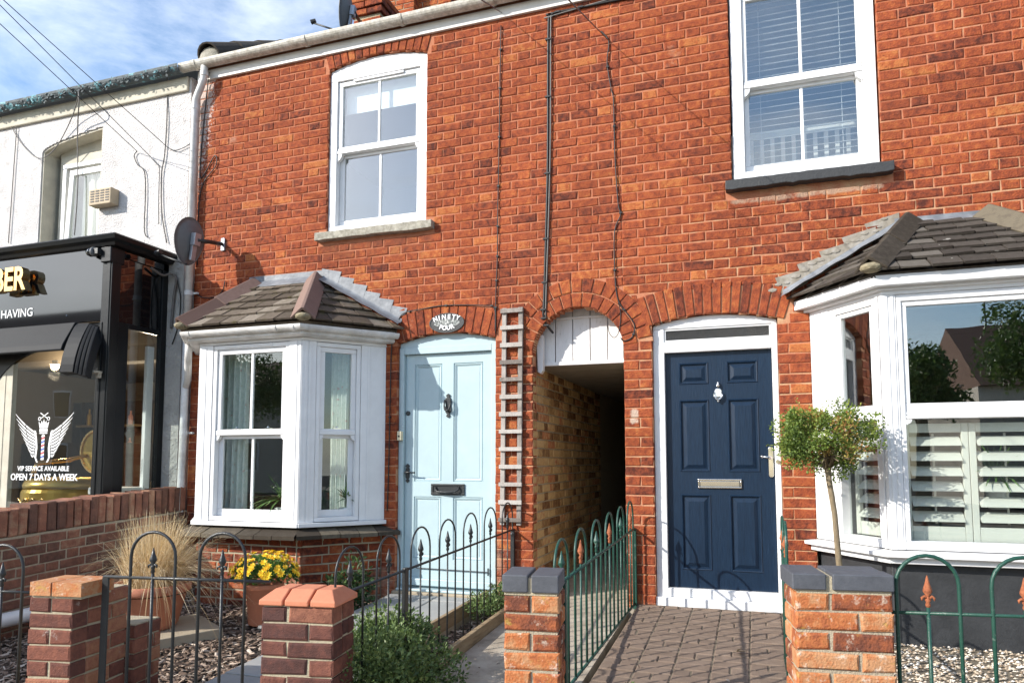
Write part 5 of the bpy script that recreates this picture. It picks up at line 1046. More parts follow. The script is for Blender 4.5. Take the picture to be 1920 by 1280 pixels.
# ================================================================== GROUND COVERINGS
def pave(name, label_kind, x0, x1, y0, y1, zo, bx, by, mat, jmat, split=False, jt=.006, limit=300, hh=.03, pat=True):
    m = M(); slopebox(m, x0, x1, y0, y1, zo-.006, .12); base = struct(m.build(name, jmat)); it = []
    ncol = int(math.ceil((x1-x0)/bx)); nr = int(math.ceil((y1-y0)/by))
    for i in range(ncol):
        for j in range(nr):
            xa, xb = x0+i*bx, min(x1, x0+(i+1)*bx); ya, yb = y0+j*by, min(y1, y0+(j+1)*by)
            sp = [(xa, (xa+xb)/2), ((xa+xb)/2, xb)] if split and (j+i*2) % 3 == 0 else [(xa, xb)]
            for a, b in sp:
                if b-a < .03 or yb-ya < .02: continue
                dz = U(-.003, .003); tt_ = R(); tx, ty = U(-.015, .015), U(-.015, .015)
                def fn(m, a=a, b=b, ya=ya, yb=yb, dz=dz, tt_=tt_, tx=tx, ty=ty):
                    j = jt/2; c = .006; tt_ = .35+.3*tt_; xs_ = (a+j, b-j); ys_ = (ya+j, yb-j); top = []
                    P = lambda x, y, h: (x, y, gz(y)+zo+dz+h+tx*(x-(a+b)/2)+ty*(y-(ya+yb)/2))
                    q0 = [P(x, y, -hh) for x, y in ((xs_[0], ys_[0]), (xs_[1], ys_[0]), (xs_[1], ys_[1]), (xs_[0], ys_[1]))]; q1 = [P(x, y, -c*.7) for x, y in ((xs_[0], ys_[0]), (xs_[1], ys_[0]), (xs_[1], ys_[1]), (xs_[0], ys_[1]))]
                    q2 = [P(x, y, 0) for x, y in ((xs_[0]+c, ys_[0]+c), (xs_[1]-c, ys_[0]+c), (xs_[1]-c, ys_[1]-c), (xs_[0]+c, ys_[1]-c))]
                    m.add(q0+q1+q2, [(8, 9, 10, 11)]+[(k+o, (k+1) % 4+o, (k+1) % 4+o+4, k+o+4) for o in (0, 4) for k in range(4)], tt_)
                it.append(((b-a)*(yb-ya), ((a+b)/2, (ya+yb)/2, gz((ya+yb)/2)+zo), fn))
    place_bricks(it, base, mat, limit, name.split('_')[0]+'_slab' if bx > .25 else 'paving_block'); return base
pave('block_paving', '', -.138, 1.05, -2.5, .018, .036, .198, .0985, 'paver', 'joint', split=True)
pave('slate_path', '', -2.15, -1.29, -3.2, -.06, .018, .43, .60, 'slate', 'mortar_grey', jt=.008, hh=.04)
m = M(); slopebox(m, -.98, -.19, -3.2, -.09, .008, .14); struct(m.build('concrete_path', 'concrete'))
m = M(); slopebox(m, -1.0, -.17, -3.2, -1.62, .012, .05); m2 = M()
m = M()
for k in range(9000):
    x, y = U(1.1, 3.4), U(-2.25, -.5); r_ = U(.006, .013); m.blob((x, y, gz(y)+.03+U(0, .010)), r_, R(), 0 if False else 1, (1, U(.7, 1.2), U(.45, .75))) if k < 0 else m.add([(x+r_, y, gz(y)+.035), (x, y+r_*U(.6, 1.1), gz(y)+.035), (x-r_, y, gz(y)+.035), (x, y-r_*U(.6, 1.1), gz(y)+.035), (x+U(-.003, .003), y+U(-.003, .003), gz(y)+.035+r_*U(.4, .9)), (x, y, gz(y)+.022)], [(0, 1, 4), (1, 2, 4), (2, 3, 4), (3, 0, 4)], R())
struct(m.build('gravel', 'gravel', smooth=False), 'stuff')
m = M(); slopebox(m, 1.06, 3.5, -2.3, .0, .028, .1); struct(m.build('gravel_bed', 'joint'))
def chips(name, x0, x1, y0, y1, zo, n, mat, lmin, lmax, lift=.02):
    m = M()
    for k in range(n):
        x, y = U(x0, x1), U(y0, y1); l, w_ = U(lmin, lmax), U(.004, .011); a = U(0, 6.3); p = np.array((x, y, gz(y)+zo+U(0, lift))); d = np.array((math.cos(a), math.sin(a), U(-.35, .35))); s = np.array((-math.sin(a), math.cos(a), U(-.5, .5))); h = np.array((0, 0, .004))
        m.add([p-d*l-s*w_, p+d*l-s*w_, p+d*l+s*w_, p-d*l+s*w_, p-d*l*.8+h, p+d*l*.8+h], [(0, 1, 5, 4), (2, 3, 4, 5), (1, 2, 5), (3, 0, 4)], R()**1.4)
    return struct(m.build(name, mat), 'stuff')
chips('bark_mulch', -4.28, -2.16, -2.9, -.02, -.055, 11000, 'mulch', .010, .034)
chips('bark_mulch', -1.27, -1.0, -1.5, -.05, -.04, 900, 'mulch', .010, .03)
def plank(label, pts, h, th, zt, grp=None):
    t = None; m = M(); (x0, y0), (x1, y1) = pts; L_ = math.hypot(x1-x0, y1-y0); mp = line_map(x0, y0, x1, y1)
    vs = []
    for u, z in ((0, zt[0]), (L_, zt[1])):
        for d in (0, th): vs += [mp(u, d, z-h), mp(u, d, z)]
    m.add(vs, [(0, 4, 5, 1), (2, 3, 7, 6), (0, 1, 3, 2), (4, 6, 7, 5), (1, 5, 7, 3), (0, 2, 6, 4)]); return tag(m.build('timber_edging', 'timber', bevel=.004), label, 'edging', grp)
plank('timber board edging the planting bed along the passage path', [(-.985, -1.50), (-.985, -.06)], .115, .035, (-.048, .012), 'timber bed edgings')
plank('timber board edging the planting bed along the slate path', [(-1.285, -1.9), (-1.285, -.06)], .10, .03, (-.03, .03), 'timber bed edgings')
m = M(); P_ = [(-3.62, -1.55), (-3.18, -1.86), (-2.78, -1.27), (-3.26, -1.0)]; vs = [(x, y, gz(y)+zz) for zz in (-.05, .02) for x, y in P_]; m.add(vs, [(3, 2, 1, 0), (4, 5, 6, 7)]+[(i, (i+1) % 4, (i+1) % 4+4, i+4) for i in range(4)]); tag(m.build('paving_slab', 'sandstone', bevel=.006), 'buff slab under the pot of dry grass', 'slab')
m = M(); m.tube([(-4.2, -2.9, -.05), (-4.19, -1.9, -.05), (-4.17, -1.0, -.03), (-4.2, -.55, -.03)], .05, 14); tag(m.build('drain_pipe', 'white', smooth=True), 'white drain pipe lying along the foot of the garden wall', 'pipe')

# ================================================================== PLANTS
def npv(*a): return np.array(a, float)
def unit(v): return v/np.linalg.norm(v)
def rdir(): return unit(npv(random.gauss(0, 1), random.gauss(0, 1), random.gauss(0, 1)))
# dry grass in a terracotta pot
gx_, gy_ = -3.30, -1.40; gb = gz(gy_)+.022
PG = thing('potted_grass', 'terracotta pot of dry straw-coloured ornamental grass on a buff slab', 'plant pot', (gx_, gy_, gb))
m = M(); m.lathe((gx_, gy_, gb), [(.165, 0), (.17, .01), (.175, .02), (.18, .025), (.185, .03), (.235, .24), (.255, .245), (.262, .255), (.265, .30), (.255, .305), (.245, .30), (.235, .25), (.20, .22)], 40); m.build('pot', 'terracotta', PG, smooth=True).data.polygons.foreach_set('use_smooth', [True]*0) if False else m.build('pot', 'terracotta', PG, smooth=True)
m = M(); m.lathe((gx_, gy_, gb+.235), [(.24, 0), (.22, .02)], 24); m.build('soil', 'soil', PG)
m = M()
TUFT = [(U(0, 6.283), U(.3, 1.3)) for _ in range(34)]
for k in range(1900):
    ta, ts = random.choice(TUFT); a = ta+random.gauss(0, .16); out_ = min(abs(random.gauss(.24, .20))*ts, .85); r0 = U(0, .17); L_ = U(.35, .80); b = npv(gx_+r0*math.cos(a), gy_+r0*math.sin(a), gb+.25); aa = a+U(-.5, .5)
    rise = U(.33, .66)*(1-.45*out_); P = []; n = 5; w0 = U(.0014, .0030); dr = U(.15, .9)*out_
    for i in range(n+1):
        t_ = i/n; P.append(b+npv(math.cos(aa)*out_*(t_**1.25), math.sin(aa)*out_*(t_**1.25), rise*t_*(1.25-.35*t_)-dr*t_**2.6))
    sdv = unit(npv(-math.sin(aa)+U(-.6, .6), math.cos(aa)+U(-.6, .6), U(-.3, .3))); vs = []
    for i, p in enumerate(P): w_ = w0*(1-.8*i/n); vs += [p-sdv*w_, p+sdv*w_]
    m.add(vs, [(2*i, 2*i+1, 2*i+3, 2*i+2) for i in range(n)], R())
m.build('grass_blades', 'straw', PG, kind='stuff')
def leafmass(t, name, mat, n, fn, l0, l1, wr, up=None, bias=.3):
    m = M()
    for k in range(n):
        p, nn, tt_ = fn(); d = unit(rdir()+nn*1.0+npv(0, 0, bias)); m.leaf(p, d, unit(rdir()+npv(0, -.2, .5)), U(l0, l1), U(l0, l1)*wr, tt_)
    return m.build(name, mat, t)
# yellow chrysanthemum
yx, yy = -2.70, -.95; yb = gz(yy)-.03
PM = thing('potted_flowers', 'orange-red pot of yellow chrysanthemums below the bay window', 'plant pot', (yx, yy, yb))
m = M(); m.lathe((yx, yy, yb), [(.10, 0), (.105, .01), (.125, .25), (.135, .255), (.138, .29), (.125, .292), (.115, .25)], 32); m.build('pot', 'terracap', PM, smooth=True)
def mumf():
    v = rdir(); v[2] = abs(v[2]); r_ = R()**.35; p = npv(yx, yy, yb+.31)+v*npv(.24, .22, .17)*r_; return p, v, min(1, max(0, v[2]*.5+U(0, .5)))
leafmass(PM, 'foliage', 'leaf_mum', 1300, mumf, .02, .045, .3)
for k in range(95):
    v = unit(npv(random.gauss(0, 1), random.gauss(-.25, 1), abs(random.gauss(.5, .6))+.15)); c = npv(yx, yy, yb+.33)+v*npv(.25, .23, .19)*U(.93, 1.06); m = M(); rr_ = U(.020, .034); ax = unit(v+npv(0, -.2, .3)); s1 = unit(np.cross(ax, npv(1, .3, .1))); s2 = np.cross(ax, s1)
    for q in range(14):
        a = q*6.283/7+(.4 if q > 6 else 0); d = unit(s1*math.cos(a)+s2*math.sin(a)+ax*(.35 if q < 7 else .9)); m.leaf(c, d, ax, rr_*(1 if q < 7 else .7), rr_*.28, R())
    m.blob(c+ax*.004, rr_*.3, .15, 1); m.build('flower', 'yellow', PM)
# dark shrub against the brick by the door
def shrub(label, cx, cy, cz, rx, ry, rz, n, mat, l0, l1, stems=5, cat='shrub', name='shrub', tfn=None, grp=None):
    t = thing(name, label, cat, (cx, cy, gz(cy)-.06), grp); m = M()
    for k in range(stems): a = U(0, 6.3); m.tube([(cx+.02*math.cos(a), cy+.02*math.sin(a), gz(cy)-.06), (cx+rx*.5*math.cos(a), cy+ry*.5*math.sin(a), cz+rz*.4)], .004, 5)
    m.build('stem', 'bark', t)
    lob = [(npv(cx, cy, cz)+rdir()*npv(rx, ry, rz)*.55, U(.45, .7)) for _ in range(9)]
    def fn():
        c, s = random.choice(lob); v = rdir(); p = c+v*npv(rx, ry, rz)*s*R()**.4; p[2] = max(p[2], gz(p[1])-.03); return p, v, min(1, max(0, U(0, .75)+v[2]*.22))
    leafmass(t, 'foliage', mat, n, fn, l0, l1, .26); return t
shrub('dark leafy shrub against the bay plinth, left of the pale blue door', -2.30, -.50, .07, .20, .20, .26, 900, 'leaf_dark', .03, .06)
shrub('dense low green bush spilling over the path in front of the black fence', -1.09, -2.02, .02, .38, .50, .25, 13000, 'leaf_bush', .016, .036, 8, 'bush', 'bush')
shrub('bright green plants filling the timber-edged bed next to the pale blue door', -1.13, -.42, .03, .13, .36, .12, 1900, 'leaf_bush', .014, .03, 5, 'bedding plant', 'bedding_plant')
shrub('small bright green clump in the bark before the grass pot', -3.12, -1.98, -.07, .10, .07, .055, 260, 'leaf_mum', .02, .04, 2, 'weed', 'weed')
shrub('straggling green weed at the foot of the closed black gate', -2.72, -2.42, -.13, .17, .12, .05, 230, 'leaf_mum', .02, .045, 2, 'weed', 'weed')
shrub('green weed in the bark behind the black railing at the left edge', -4.0, -2.2, -.10, .12, .09, .06, 200, 'leaf_mum', .02, .04, 2, 'weed', 'weed')
shrub('tiny green weed rooted in the block paving beside the green fence', .085, -1.66, -.10, .035, .02, .015, 60, 'leaf_mum', .01, .02, 1, 'weed', 'weed')
# lollipop tree
tx, ty = 1.16, -.72
TR = thing('lollipop_tree', 'clipped lollipop tree with a bare pale stem, standing before the shuttered bay', 'tree', (tx, ty, gz(ty)))
m = M(); tp = [(tx+.02, ty, -.06), (tx+.012, ty, .3), (tx+.0, ty, .5), (tx-.01, ty, .72), (tx-.035, ty, .92), (tx-.04, ty, 1.02)]; m.tube(tp, .017, 10, rr=[.020, .0185, .0175, .016, .017, .019])
m.build('trunk', 'bark', TR, smooth=True); m = M()
for k in range(26):
    v = rdir(); v[2] = abs(v[2])*.6+.05; e_ = npv(tx-.04, ty, 1.0)+v*npv(.27, .24, .30)*U(.75, 1.0); m.tube([(tx-.04, ty, U(.95, 1.05)), tuple((npv(tx-.04, ty, 1.02)*.5+e_*.5)+npv(0, 0, .03)), tuple(e_)], .004, 5, rr=[.007, .004, .002])
m.build('branch', 'bark', TR, smooth=True)
cl = []
for k in range(75):
    v = rdir(); q = npv(tx-.04, ty, 1.165)+v*npv(.285, .25, .205)*U(.55, .98); cl.append((q, U(.05, .085), U(0, .7) if R() > .12 else .93))
def treef():
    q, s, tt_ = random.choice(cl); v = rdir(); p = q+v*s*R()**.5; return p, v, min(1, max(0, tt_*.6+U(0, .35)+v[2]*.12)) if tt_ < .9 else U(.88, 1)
leafmass(TR, 'foliage', 'leaf_tree', 13000, treef, .012, .024, .34)
m = M()
for k in range(26):                                                  # stray shoots breaking the clipped outline
    v = rdir(); v[2] = v[2]*.8+.25; v = unit(v); b = npv(tx-.04, ty, 1.165)+v*npv(.27, .24, .20); e_ = b+v*U(.03, .09)
    for j in range(12): s = j/11; m.leaf(b+(e_-b)*s, unit(rdir()+v), rdir(), U(.010, .02), .005, U(.4, .85))
m.build('shoots', 'leaf_tree', TR, kind='stuff')
m = M()
for k in range(70):
    x, y = random.choice(((U(-.95, -.25), U(-1.9, -.1)), (U(-.1, .95), U(-2.0, -.05)), (U(-2.1, -1.35), U(-2.4, -.1)))); z = gz(y)+.034; m.leaf((x, y, z), unit(npv(U(-1, 1), U(-1, 1), U(0, .25))), npv(U(-.3, .3), U(-.3, .3), 1), U(.008, .035), U(.003, .010), R())
struct(m.build('leaf_litter', 'mulch'), 'stuff')
# leaves fallen on paving
for P0_, lab in (((.56, -.99), 'orange dry leaf lying on the block paving'),):
    m = M(); z = gz(P0_[1])+.05; m.leaf((P0_[0], P0_[1], z), unit(npv(1, .2, .1)), npv(0, .2, 1), .085, .022); m.leaf((P0_[0]+.02, P0_[1]+.01, z), unit(npv(.6, -.4, .5)), npv(0, .2, 1), .05, .015); tag(m.build('fallen_leaf', 'vent'), lab, 'leaf')
# ================================================================== THINGS ON THE WALLS
LD = thing('trellis_ladder', 'weathered grey wooden trellis ladder fixed to the brick beside the pale blue door', 'trellis', (-1.12, -.03, .53))
lean = lambda u, d, z: (u-.012*(2.27-z), -.03+d, z)
for a in (-1.188, -1.05): m = M(); m.box(a, a+.036, -.0, .024, .535, 2.262, lean, R()); m.build('stile', 'greywood', LD, bevel=.002)
for k in range(13):
    z = .575+k*.1385; m = M(); m.box(-1.194-U(0, .006), -1.010+U(0, .006), -.019, -.0005, z-.0165+U(-.003, .003), z+.0165, lean, R()); m.build('rung', 'greywood', LD, bevel=.002)
PQ = thing('house_plaque', 'oval speckled plaque reading NINETY FOUR over the pale blue door', 'plaque', (-1.683, -.01, 2.10))
pm = lambda u, d, z: (-1.683+u, -.012+d, 2.178+z)
m = M(); m.prism(arc(0, 0, .155, 0, 360, 40, .080)[:-1], 0, .012, pm); m.build('plate', 'blacksill', PQ, bevel=.002); m = M(); m.prism(arc(0, 0, .118, 0, 360, 32, .034)[:-1], -.0015, .002, pm); m.build('scene_relief', 'plaque', PQ)
m = M(); m.band(arc(0, 0, .157, 0, 360, 48, .082), arc(0, 0, .149, 0, 360, 48, .075), -.004, .0125, pm); m.build('rim', 'iron', PQ)
def arct(s, sz, rx, rz, a0, a1, flip):
    m = M(); n = len(s)
    for i, ch in enumerate(s):
        a = math.radians(a0+(a1-a0)*i/(n-1)); cx_, cz_ = rx*math.cos(a), rz*math.sin(a); tn = math.atan2(rz*math.cos(a), -rx*math.sin(a))+(math.pi if not flip else 0); tn = math.atan2(math.sin(tn), math.cos(tn)); c, s_ = math.cos(tn), math.sin(tn)
        text(m, ch, sz, lambda u, d, z: pm(cx_+u*c-z*s_, -.003+d, cz_+u*s_+z*c), .002, bold=.002)
    return m.build('lettering', 'decal', PQ)
arct('NINETY', .052, .120, .033, 143, 37, False); arct('FOUR', .052, .105, .060, 237, 303, True)
def dish(label, P, yaw, tiltd, rx, rz, foot, mat='dish'):
    t = thing('satellite_dish', label, 'satellite dish', P, 'satellite dishes'); ca, sa = math.cos(yaw), math.sin(yaw); ct, st = math.cos(tiltd), math.sin(tiltd)
    def T(u, d, z):                                                  # dish faces -d
        d2, z2 = d*ct-z*st, d*st+z*ct; return (P[0]+u*ca-d2*sa, P[1]+u*sa+d2*ca, P[2]+z2)
    m = M(); n, k = 28, 5; vs = []
    for off in (0, .006):
        for j in range(k+1):
            for i in range(n): a = 6.28318*i/n; r = j/k; x, z = rx*r*math.cos(a), rz*r*math.sin(a)*(1.0 if math.sin(a) > 0 else 1.12); vs.append(T(x*(1-.12*(-math.sin(a) if math.sin(a) < 0 else 0)), -.05*r*r+.05+off, z))
    w_ = n*(k+1); f = []
    for o in (0, w_): f += [(o+j*n+i, o+j*n+(i+1) % n, o+(j+1)*n+(i+1) % n, o+(j+1)*n+i) for j in range(k) for i in range(n)]
    f += [(k*n+i, k*n+(i+1) % n, w_+k*n+(i+1) % n, w_+k*n+i) for i in range(n)]; m.add(vs, f); m.build('reflector', mat, t, smooth=True)
    m = M(); m.box(-.025, .025, .058, .085, -rz*.9, .02, T); m.box(-.035, .035, .058, .11, -.05, .06, T); m.build('back_rib', 'dishmetal', t, bevel=.003)
    m = M(); q = T(0, .10, .0); F = np.array(foot); m.tube([q, tuple((np.array(q)*.35+F*.65)+npv(0, -.03, 0)), tuple(F+npv(0, -.03, 0))], .019, 10); m.build('arm', 'iron', t, smooth=True)
    if abs(foot[1]) < .01: m = M(); m.box(F[0]-.02, F[0]+.02, -.02, -.001, F[2]-.06, F[2]+.06); m.build('wall_plate', 'dishmetal', t, bevel=.003)
    m = M(); a = T(0, .02, -rz*1.08); b = T(0, -.38, -rz*.65); m.tube([a, b], .010, 8); m.build('feed_arm', 'iron', t, smooth=True); m = M(); m.tube([b, T(0, -.33, -rz*.55)], .025, 10, rr=[.028, .022]); m.build('receiver', 'iron', t)
    return t
dP = at(354, 450, -.36); dish('grey satellite dish on a wall bracket above the small bay, by the downpipe', dP, math.radians(-94), math.radians(-8), .165, .205, (-3.985, 0, 3.07))
d2 = at(648, 22, 1.2); dish('grey satellite dish on the roof beside the orange brick chimney', d2, math.radians(-78), math.radians(-8), .20, .23, tuple(at(678, 45, 1.6)))
def wire(label, pts, r=.004, mat='cable', cat='cable', name='wall_cable', clips=0, grp='cables on the walls', smooth_n=0):
    P = [np.array(p, float) for p in pts]; o = []
    for i in range(len(P)-1):                                        # Catmull-Rom through the points
        p0, p1, p2, p3 = P[max(i-1, 0)], P[i], P[i+1], P[min(i+2, len(P)-1)]
        for t_ in np.linspace(0, 1, 6, endpoint=False): o.append(.5*((2*p1)+(-p0+p2)*t_+(2*p0-5*p1+4*p2-p3)*t_**2+(-p0+3*p1-3*p2+p3)*t_**3))
    o.append(P[-1]); m = M(); m.tube(o, r, 6)
    if clips:
        c = thing(name, label, cat, tuple(P[-1]), grp); m.build('cable', mat, c, smooth=True)
        tot = sum(np.linalg.norm(P[i+1]-P[i]) for i in range(len(P)-1)); nn = int(tot/clips); q = M()
        for k in range(1, nn+1): x = o[int((len(o)-1)*k/(nn+1))]; m = M(); m.box(x[0]-r*2.2, x[0]+r*2.2, x[1]-r*1.6, -.002, x[2]-.006, x[2]+.006); m.build('clip', mat, c)
        return c
    return tag(m.build(name, mat, smooth=True), label, cat, grp)
Yw = -.012
wire('thin black cable clipped down the brick left of the thick pair', [(-1.205, Yw, 4.66), (-1.212, Yw, 4.3), (-1.22, Yw, 3.7), (-1.232, Yw, 3.1), (-1.236, Yw, 2.7), (-1.248, Yw, 2.4), (-1.252, Yw, 2.06)], .0045, clips=.29)
wire('thick black twin cable dropping straight to the passage arch', [(.9, Yw, 4.80), (.155, Yw, 4.68), (-.4, Yw, 4.672), (-.69, Yw, 4.672), (-.775, Yw, 4.665), (-.792, Yw, 4.62), (-.80, Yw, 4.2), (-.806, Yw, 3.45), (-.825, Yw, 2.8), (-.842, Yw, 2.32), (-.848, -.015, 2.19), (-.835, .02, 2.12), (-.80, .10, 2.06)], .0095, clips=.30)
wire('second strand of the thick black cable on the brick', [(.9, Yw-.003, 4.785), (-.69, Yw-.003, 4.655), (-.76, Yw-.003, 4.64), (-.773, Yw-.003, 4.58), (-.785, Yw-.003, 3.45), (-.825, Yw-.003, 2.32), (-.835, 0, 2.16)], .006, 'cablegrey')
wire('loose thin black cable wandering down the brick to the right of the arch', [(-.36, Yw, 4.44), (-.30, Yw, 4.34), (-.315, Yw, 4.17), (-.285, Yw, 3.95), (-.268, Yw, 3.85), (-.262, Yw, 3.4), (-.243, Yw, 3.03), (-.225, Yw, 2.93), (-.272, Yw, 2.80), (-.275, Yw, 2.5), (-.262, Yw, 2.31), (-.23, Yw, 2.22), (-.16, Yw, 2.12), (-.128, Yw, 2.05), (-.15, Yw, 1.97), (-.21, Yw, 1.945), (-.235, Yw, 1.97)], .0048, clips=.42)
wire('fine cable loop hanging at the right side of the passage arch', [(-.262, Yw, 2.30), (-.235, Yw, 2.16), (-.25, Yw, 2.02), (-.285, Yw, 1.975), (-.325, Yw, 2.02), (-.335, Yw, 2.13)], .003)
wire('fine cable running over the plaque arch and down left of the pale blue door', [(-1.255, Yw, 2.10), (-1.262, Yw, 2.27), (-1.35, Yw, 2.30), (-1.69, Yw, 2.325), (-1.9, Yw, 2.31), (-2.08, Yw, 2.285), (-2.14, Yw, 2.20), (-2.16, Yw, 2.08), (-2.19, Yw, 2.02), (-2.20, Yw, 1.6), (-2.205, Yw, 1.0), (-2.215, Yw, .62)], .0045, clips=.40)
wire('cable from the satellite dish looping on the brick over the bay', [(-4.28, Yw, 2.62), (-4.2, Yw, 2.58), (-4.08, Yw, 2.57), (-3.98, Yw, 2.62), (-3.95, Yw, 2.72)], .005)
wire('loose black wires beside the top of the white downpipe', [(-4.20, -.03, 4.79), (-4.24, Yw, 4.55), (-4.28, Yw, 4.0), (-4.27, Yw, 3.75), (-4.12, Yw, 3.95), (-4.10, Yw, 3.85), (-4.25, Yw, 3.68), (-4.29, Yw, 3.4), (-4.28, Yw, 2.9)], .005)
def wp(x, y): p = at(x, y, -.02); return (p[0], -.016, p[2])
wire('grey cable hanging from the teal gutter straight past the white building window', [at(147, 172, -.16), at(148, 190, -.18), at(147, 250, -.02)[:1]+(-.03,)+at(147, 250, -.02)[2:], wp(145, 350), wp(139, 440)], .006, 'cablegrey')
wire('slack cable looped across the window of the white building', [at(148, 175, -.16), at(135, 220, -.06), wp(105, 275), at(75, 297, -.03), wp(45, 275), wp(22, 240), wp(20, 228), wp(30, 227), wp(30, 245), wp(24, 330), wp(15, 455)], .005, 'cablegrey')
wire('grey cable hanging beside the white downpipe down the roughcast', [at(316, 125, -.17), wp(314, 150), wp(312, 230), wp(308, 290), wp(302, 330), wp(303, 400), wp(312, 455)], .006, 'cablegrey')
wire('black cable dropping from the lowest overhead wire on the roughcast', [wp(256, 284), wp(251, 292), wp(257, 308), wp(270, 322), wp(272, 365), wp(270, 430), wp(276, 445)], .005)
wire('black cable dropping from the middle overhead wire on the roughcast', [wp(283, 296), wp(294, 308), wp(298, 316), wp(297, 370), wp(297, 420)], .004)
wire('cable hooked from the top overhead wire toward the downpipe', [wp(315, 277), wp(328, 282), wp(345, 276), wp(357, 268)], .004)
for lab, q0, q1 in (('lowest of the three overhead wires crossing the sky at the left', (0, 45), (257, 284)), ('middle overhead wire crossing the sky at the left', (0, 10), (282, 294)), ('topmost overhead wire crossing the sky at the left', (6, 0), (316, 278))):
    a = np.array(wp(*q1)); b = np.array(at(q0[0], q0[1], -1.5)); e = b+(b-a)*.35; wire(lab, [a, (a+b)/2, b, e], .0034, 'cable', 'overhead wire', 'overhead_wire', grp='overhead wires')
a = np.array(at(940, 24, -.02)); b = np.array(at(890, -8, -3)); wire('overhead wire meeting the fascia above the thin wall cable', [a, (a+b)/2, b, b+(b-a)*.3], .003, 'cable', 'overhead wire', 'overhead_wire', grp='overhead wires')
a = np.array(at(1145, 80, -.01)); b = np.array(at(1058, -8, -3)); wire('overhead wire reaching the brick above the loose wandering cable', [a, (a+b)/2, b, b+(b-a)*.3], .003, 'cable', 'overhead wire', 'overhead_wire', grp='overhead wires')
CT = thing('security_camera', 'black and white dome security camera at the corner of the black sign board', 'camera', (-4.79, -.72, 2.86))
cp = lambda x, y, z: (-4.775-z, -.70+x, 2.883+y)
m = M(); m.lathe((0, 0, 0), [(.032, -.005), (.042, 0), (.043, .014), (.040, .018)], 16, mp=cp); m.build('base', 'dish', CT, smooth=True); m = M(); m.lathe((0, 0, 0), [(.040, .018), (.040, .05), (.028, .078), (.008, .092)], 16, mp=cp); m.build('dome', 'blackgloss', CT, smooth=True)
m = M(); m.box(-4.774, -4.722, -.72, -.66, 2.86, 2.91); m.build('mount', 'iron', CT)
wire('tangle of old wires bundled where the cornice meets the roughcast', [(-4.60, -.25, 2.84), (-4.585, -.12, 2.80), (-4.56, -.05, 2.83), (-4.50, -.04, 2.78), (-4.53, -.03, 2.6), (-4.55, -.03, 2.3)], .012, 'cablegrey')
wire('thin cable hanging down the grey render between the shopfront and downpipe', [(-4.50, -.04, 2.80), (-4.46, -.02, 2.6), (-4.47, -.02, 2.35), (-4.54, -.02, 2.15)], .005)

# ================================================================== THINGS INDOORS
def curtain(label, x0, x1, y, z0, z1, mat='curtain', folds=6, amp=.03):
    m = M(); n = folds*8; vs = []
    for i in range(n+1):
        x = x0+(x1-x0)*i/n; vs += [(x, y+amp*math.sin(2*math.pi*folds*i/n), z1), (x, y+amp*1.1*math.sin(2*math.pi*folds*i/n+.3), z0)]
    vs += [(v[0], v[1]+.006, v[2]) for v in vs]; h = 2*(n+1); f = [(2*i, 2*i+1, 2*i+3, 2*i+2) for i in range(n)]+[(h+2*i, h+2*i+2, h+2*i+3, h+2*i+1) for i in range(n)]; m.add(vs, f)
    return tag(m.build('curtain', mat, smooth=True), label, 'curtain', 'curtains in the small bay')
curtain('pale blue floral curtain at the left of the small bay window', -3.66, -3.36, -.36, .54, 2.0, folds=5)
curtain('pale blue floral curtain in the angled side of the small bay', -2.72, -2.55, -.10, .54, 2.0, folds=4, amp=.02)
curtain('cream curtain lining beside the floral one in the angled side of the small bay', -2.57, -2.46, -.06, .54, 2.0, 'cream_curtain', 3, .015)
def yucca(label, x, y, z, n=70, l0=.2, l1=.36, cat='houseplant'):
    t = thing('houseplant', label, cat, (x, y, z-.14)); m = M(); m.lathe((x, y, z-.14), [(.05, 0), (.065, .12), (.07, .13), (.06, .135)], 20); m.build('pot', 'white', t, smooth=True); m = M()
    m.tube([(x, y, z-.02), (x, y, z+.08)], .012, 6)
    for k in range(n):
        d = rdir(); d[2] = abs(d[2])*.9+.1; d = unit(d); L_ = U(l0, l1); s = unit(np.cross(d, npv(0, 0, 1))+1e-6); P = [npv(x, y, z+.06)+d*L_*q+npv(0, 0, -.22*L_*q*q*2*(1-d[2]*.6)) for q in (0, .35, .7, 1)]; vs = []
        for p, w_ in zip(P, (.005, .009, .006, .001)): vs += [p-s*w_, p+s*w_]
        m.add(vs, [(0, 1, 3, 2), (2, 3, 5, 4), (4, 5, 7, 6)], R())
    m.build('foliage', 'leaf_mum', t); return t
yucca('spiky green yucca houseplant in the front of the small bay', -3.02, -.32, .66)
yucca('leafy houseplant behind the angled side of the small bay', -2.52, -.14, .66, 40, .1, .2)
yucca('green spider plant behind the front shutters of the right bay', 2.12, -.22, .88, 90, .18, .34)
BL = thing('venetian_blind', 'white venetian blind half open in the upper right window', 'blind', (1.1, .16, 4.5))
for k in range(30):
    z = 3.16+.0485*k; m = M(); m.add([(.70, .155, z-.003), (1.50, .155, z-.003), (1.50, .18, z+.0035), (.70, .18, z+.0035), (.70, .155, z-.0015), (1.50, .155, z-.0015), (1.50, .18, z+.005), (.70, .18, z+.005)], [(0, 1, 2, 3), (7, 6, 5, 4), (0, 4, 5, 1), (1, 5, 6, 2), (2, 6, 7, 3), (3, 7, 4, 0)]); m.build('slat', 'blind', BL)
for x in (.82, 1.1, 1.38): m = M(); m.tube([(x, .167, 3.14), (x, .167, 4.56)], .0018, 5); m.build('cord', 'blind', BL)
CB = thing('baby_cot', 'white barred cot standing inside the upper right window', 'cot', (1.1, .5, 2.8))
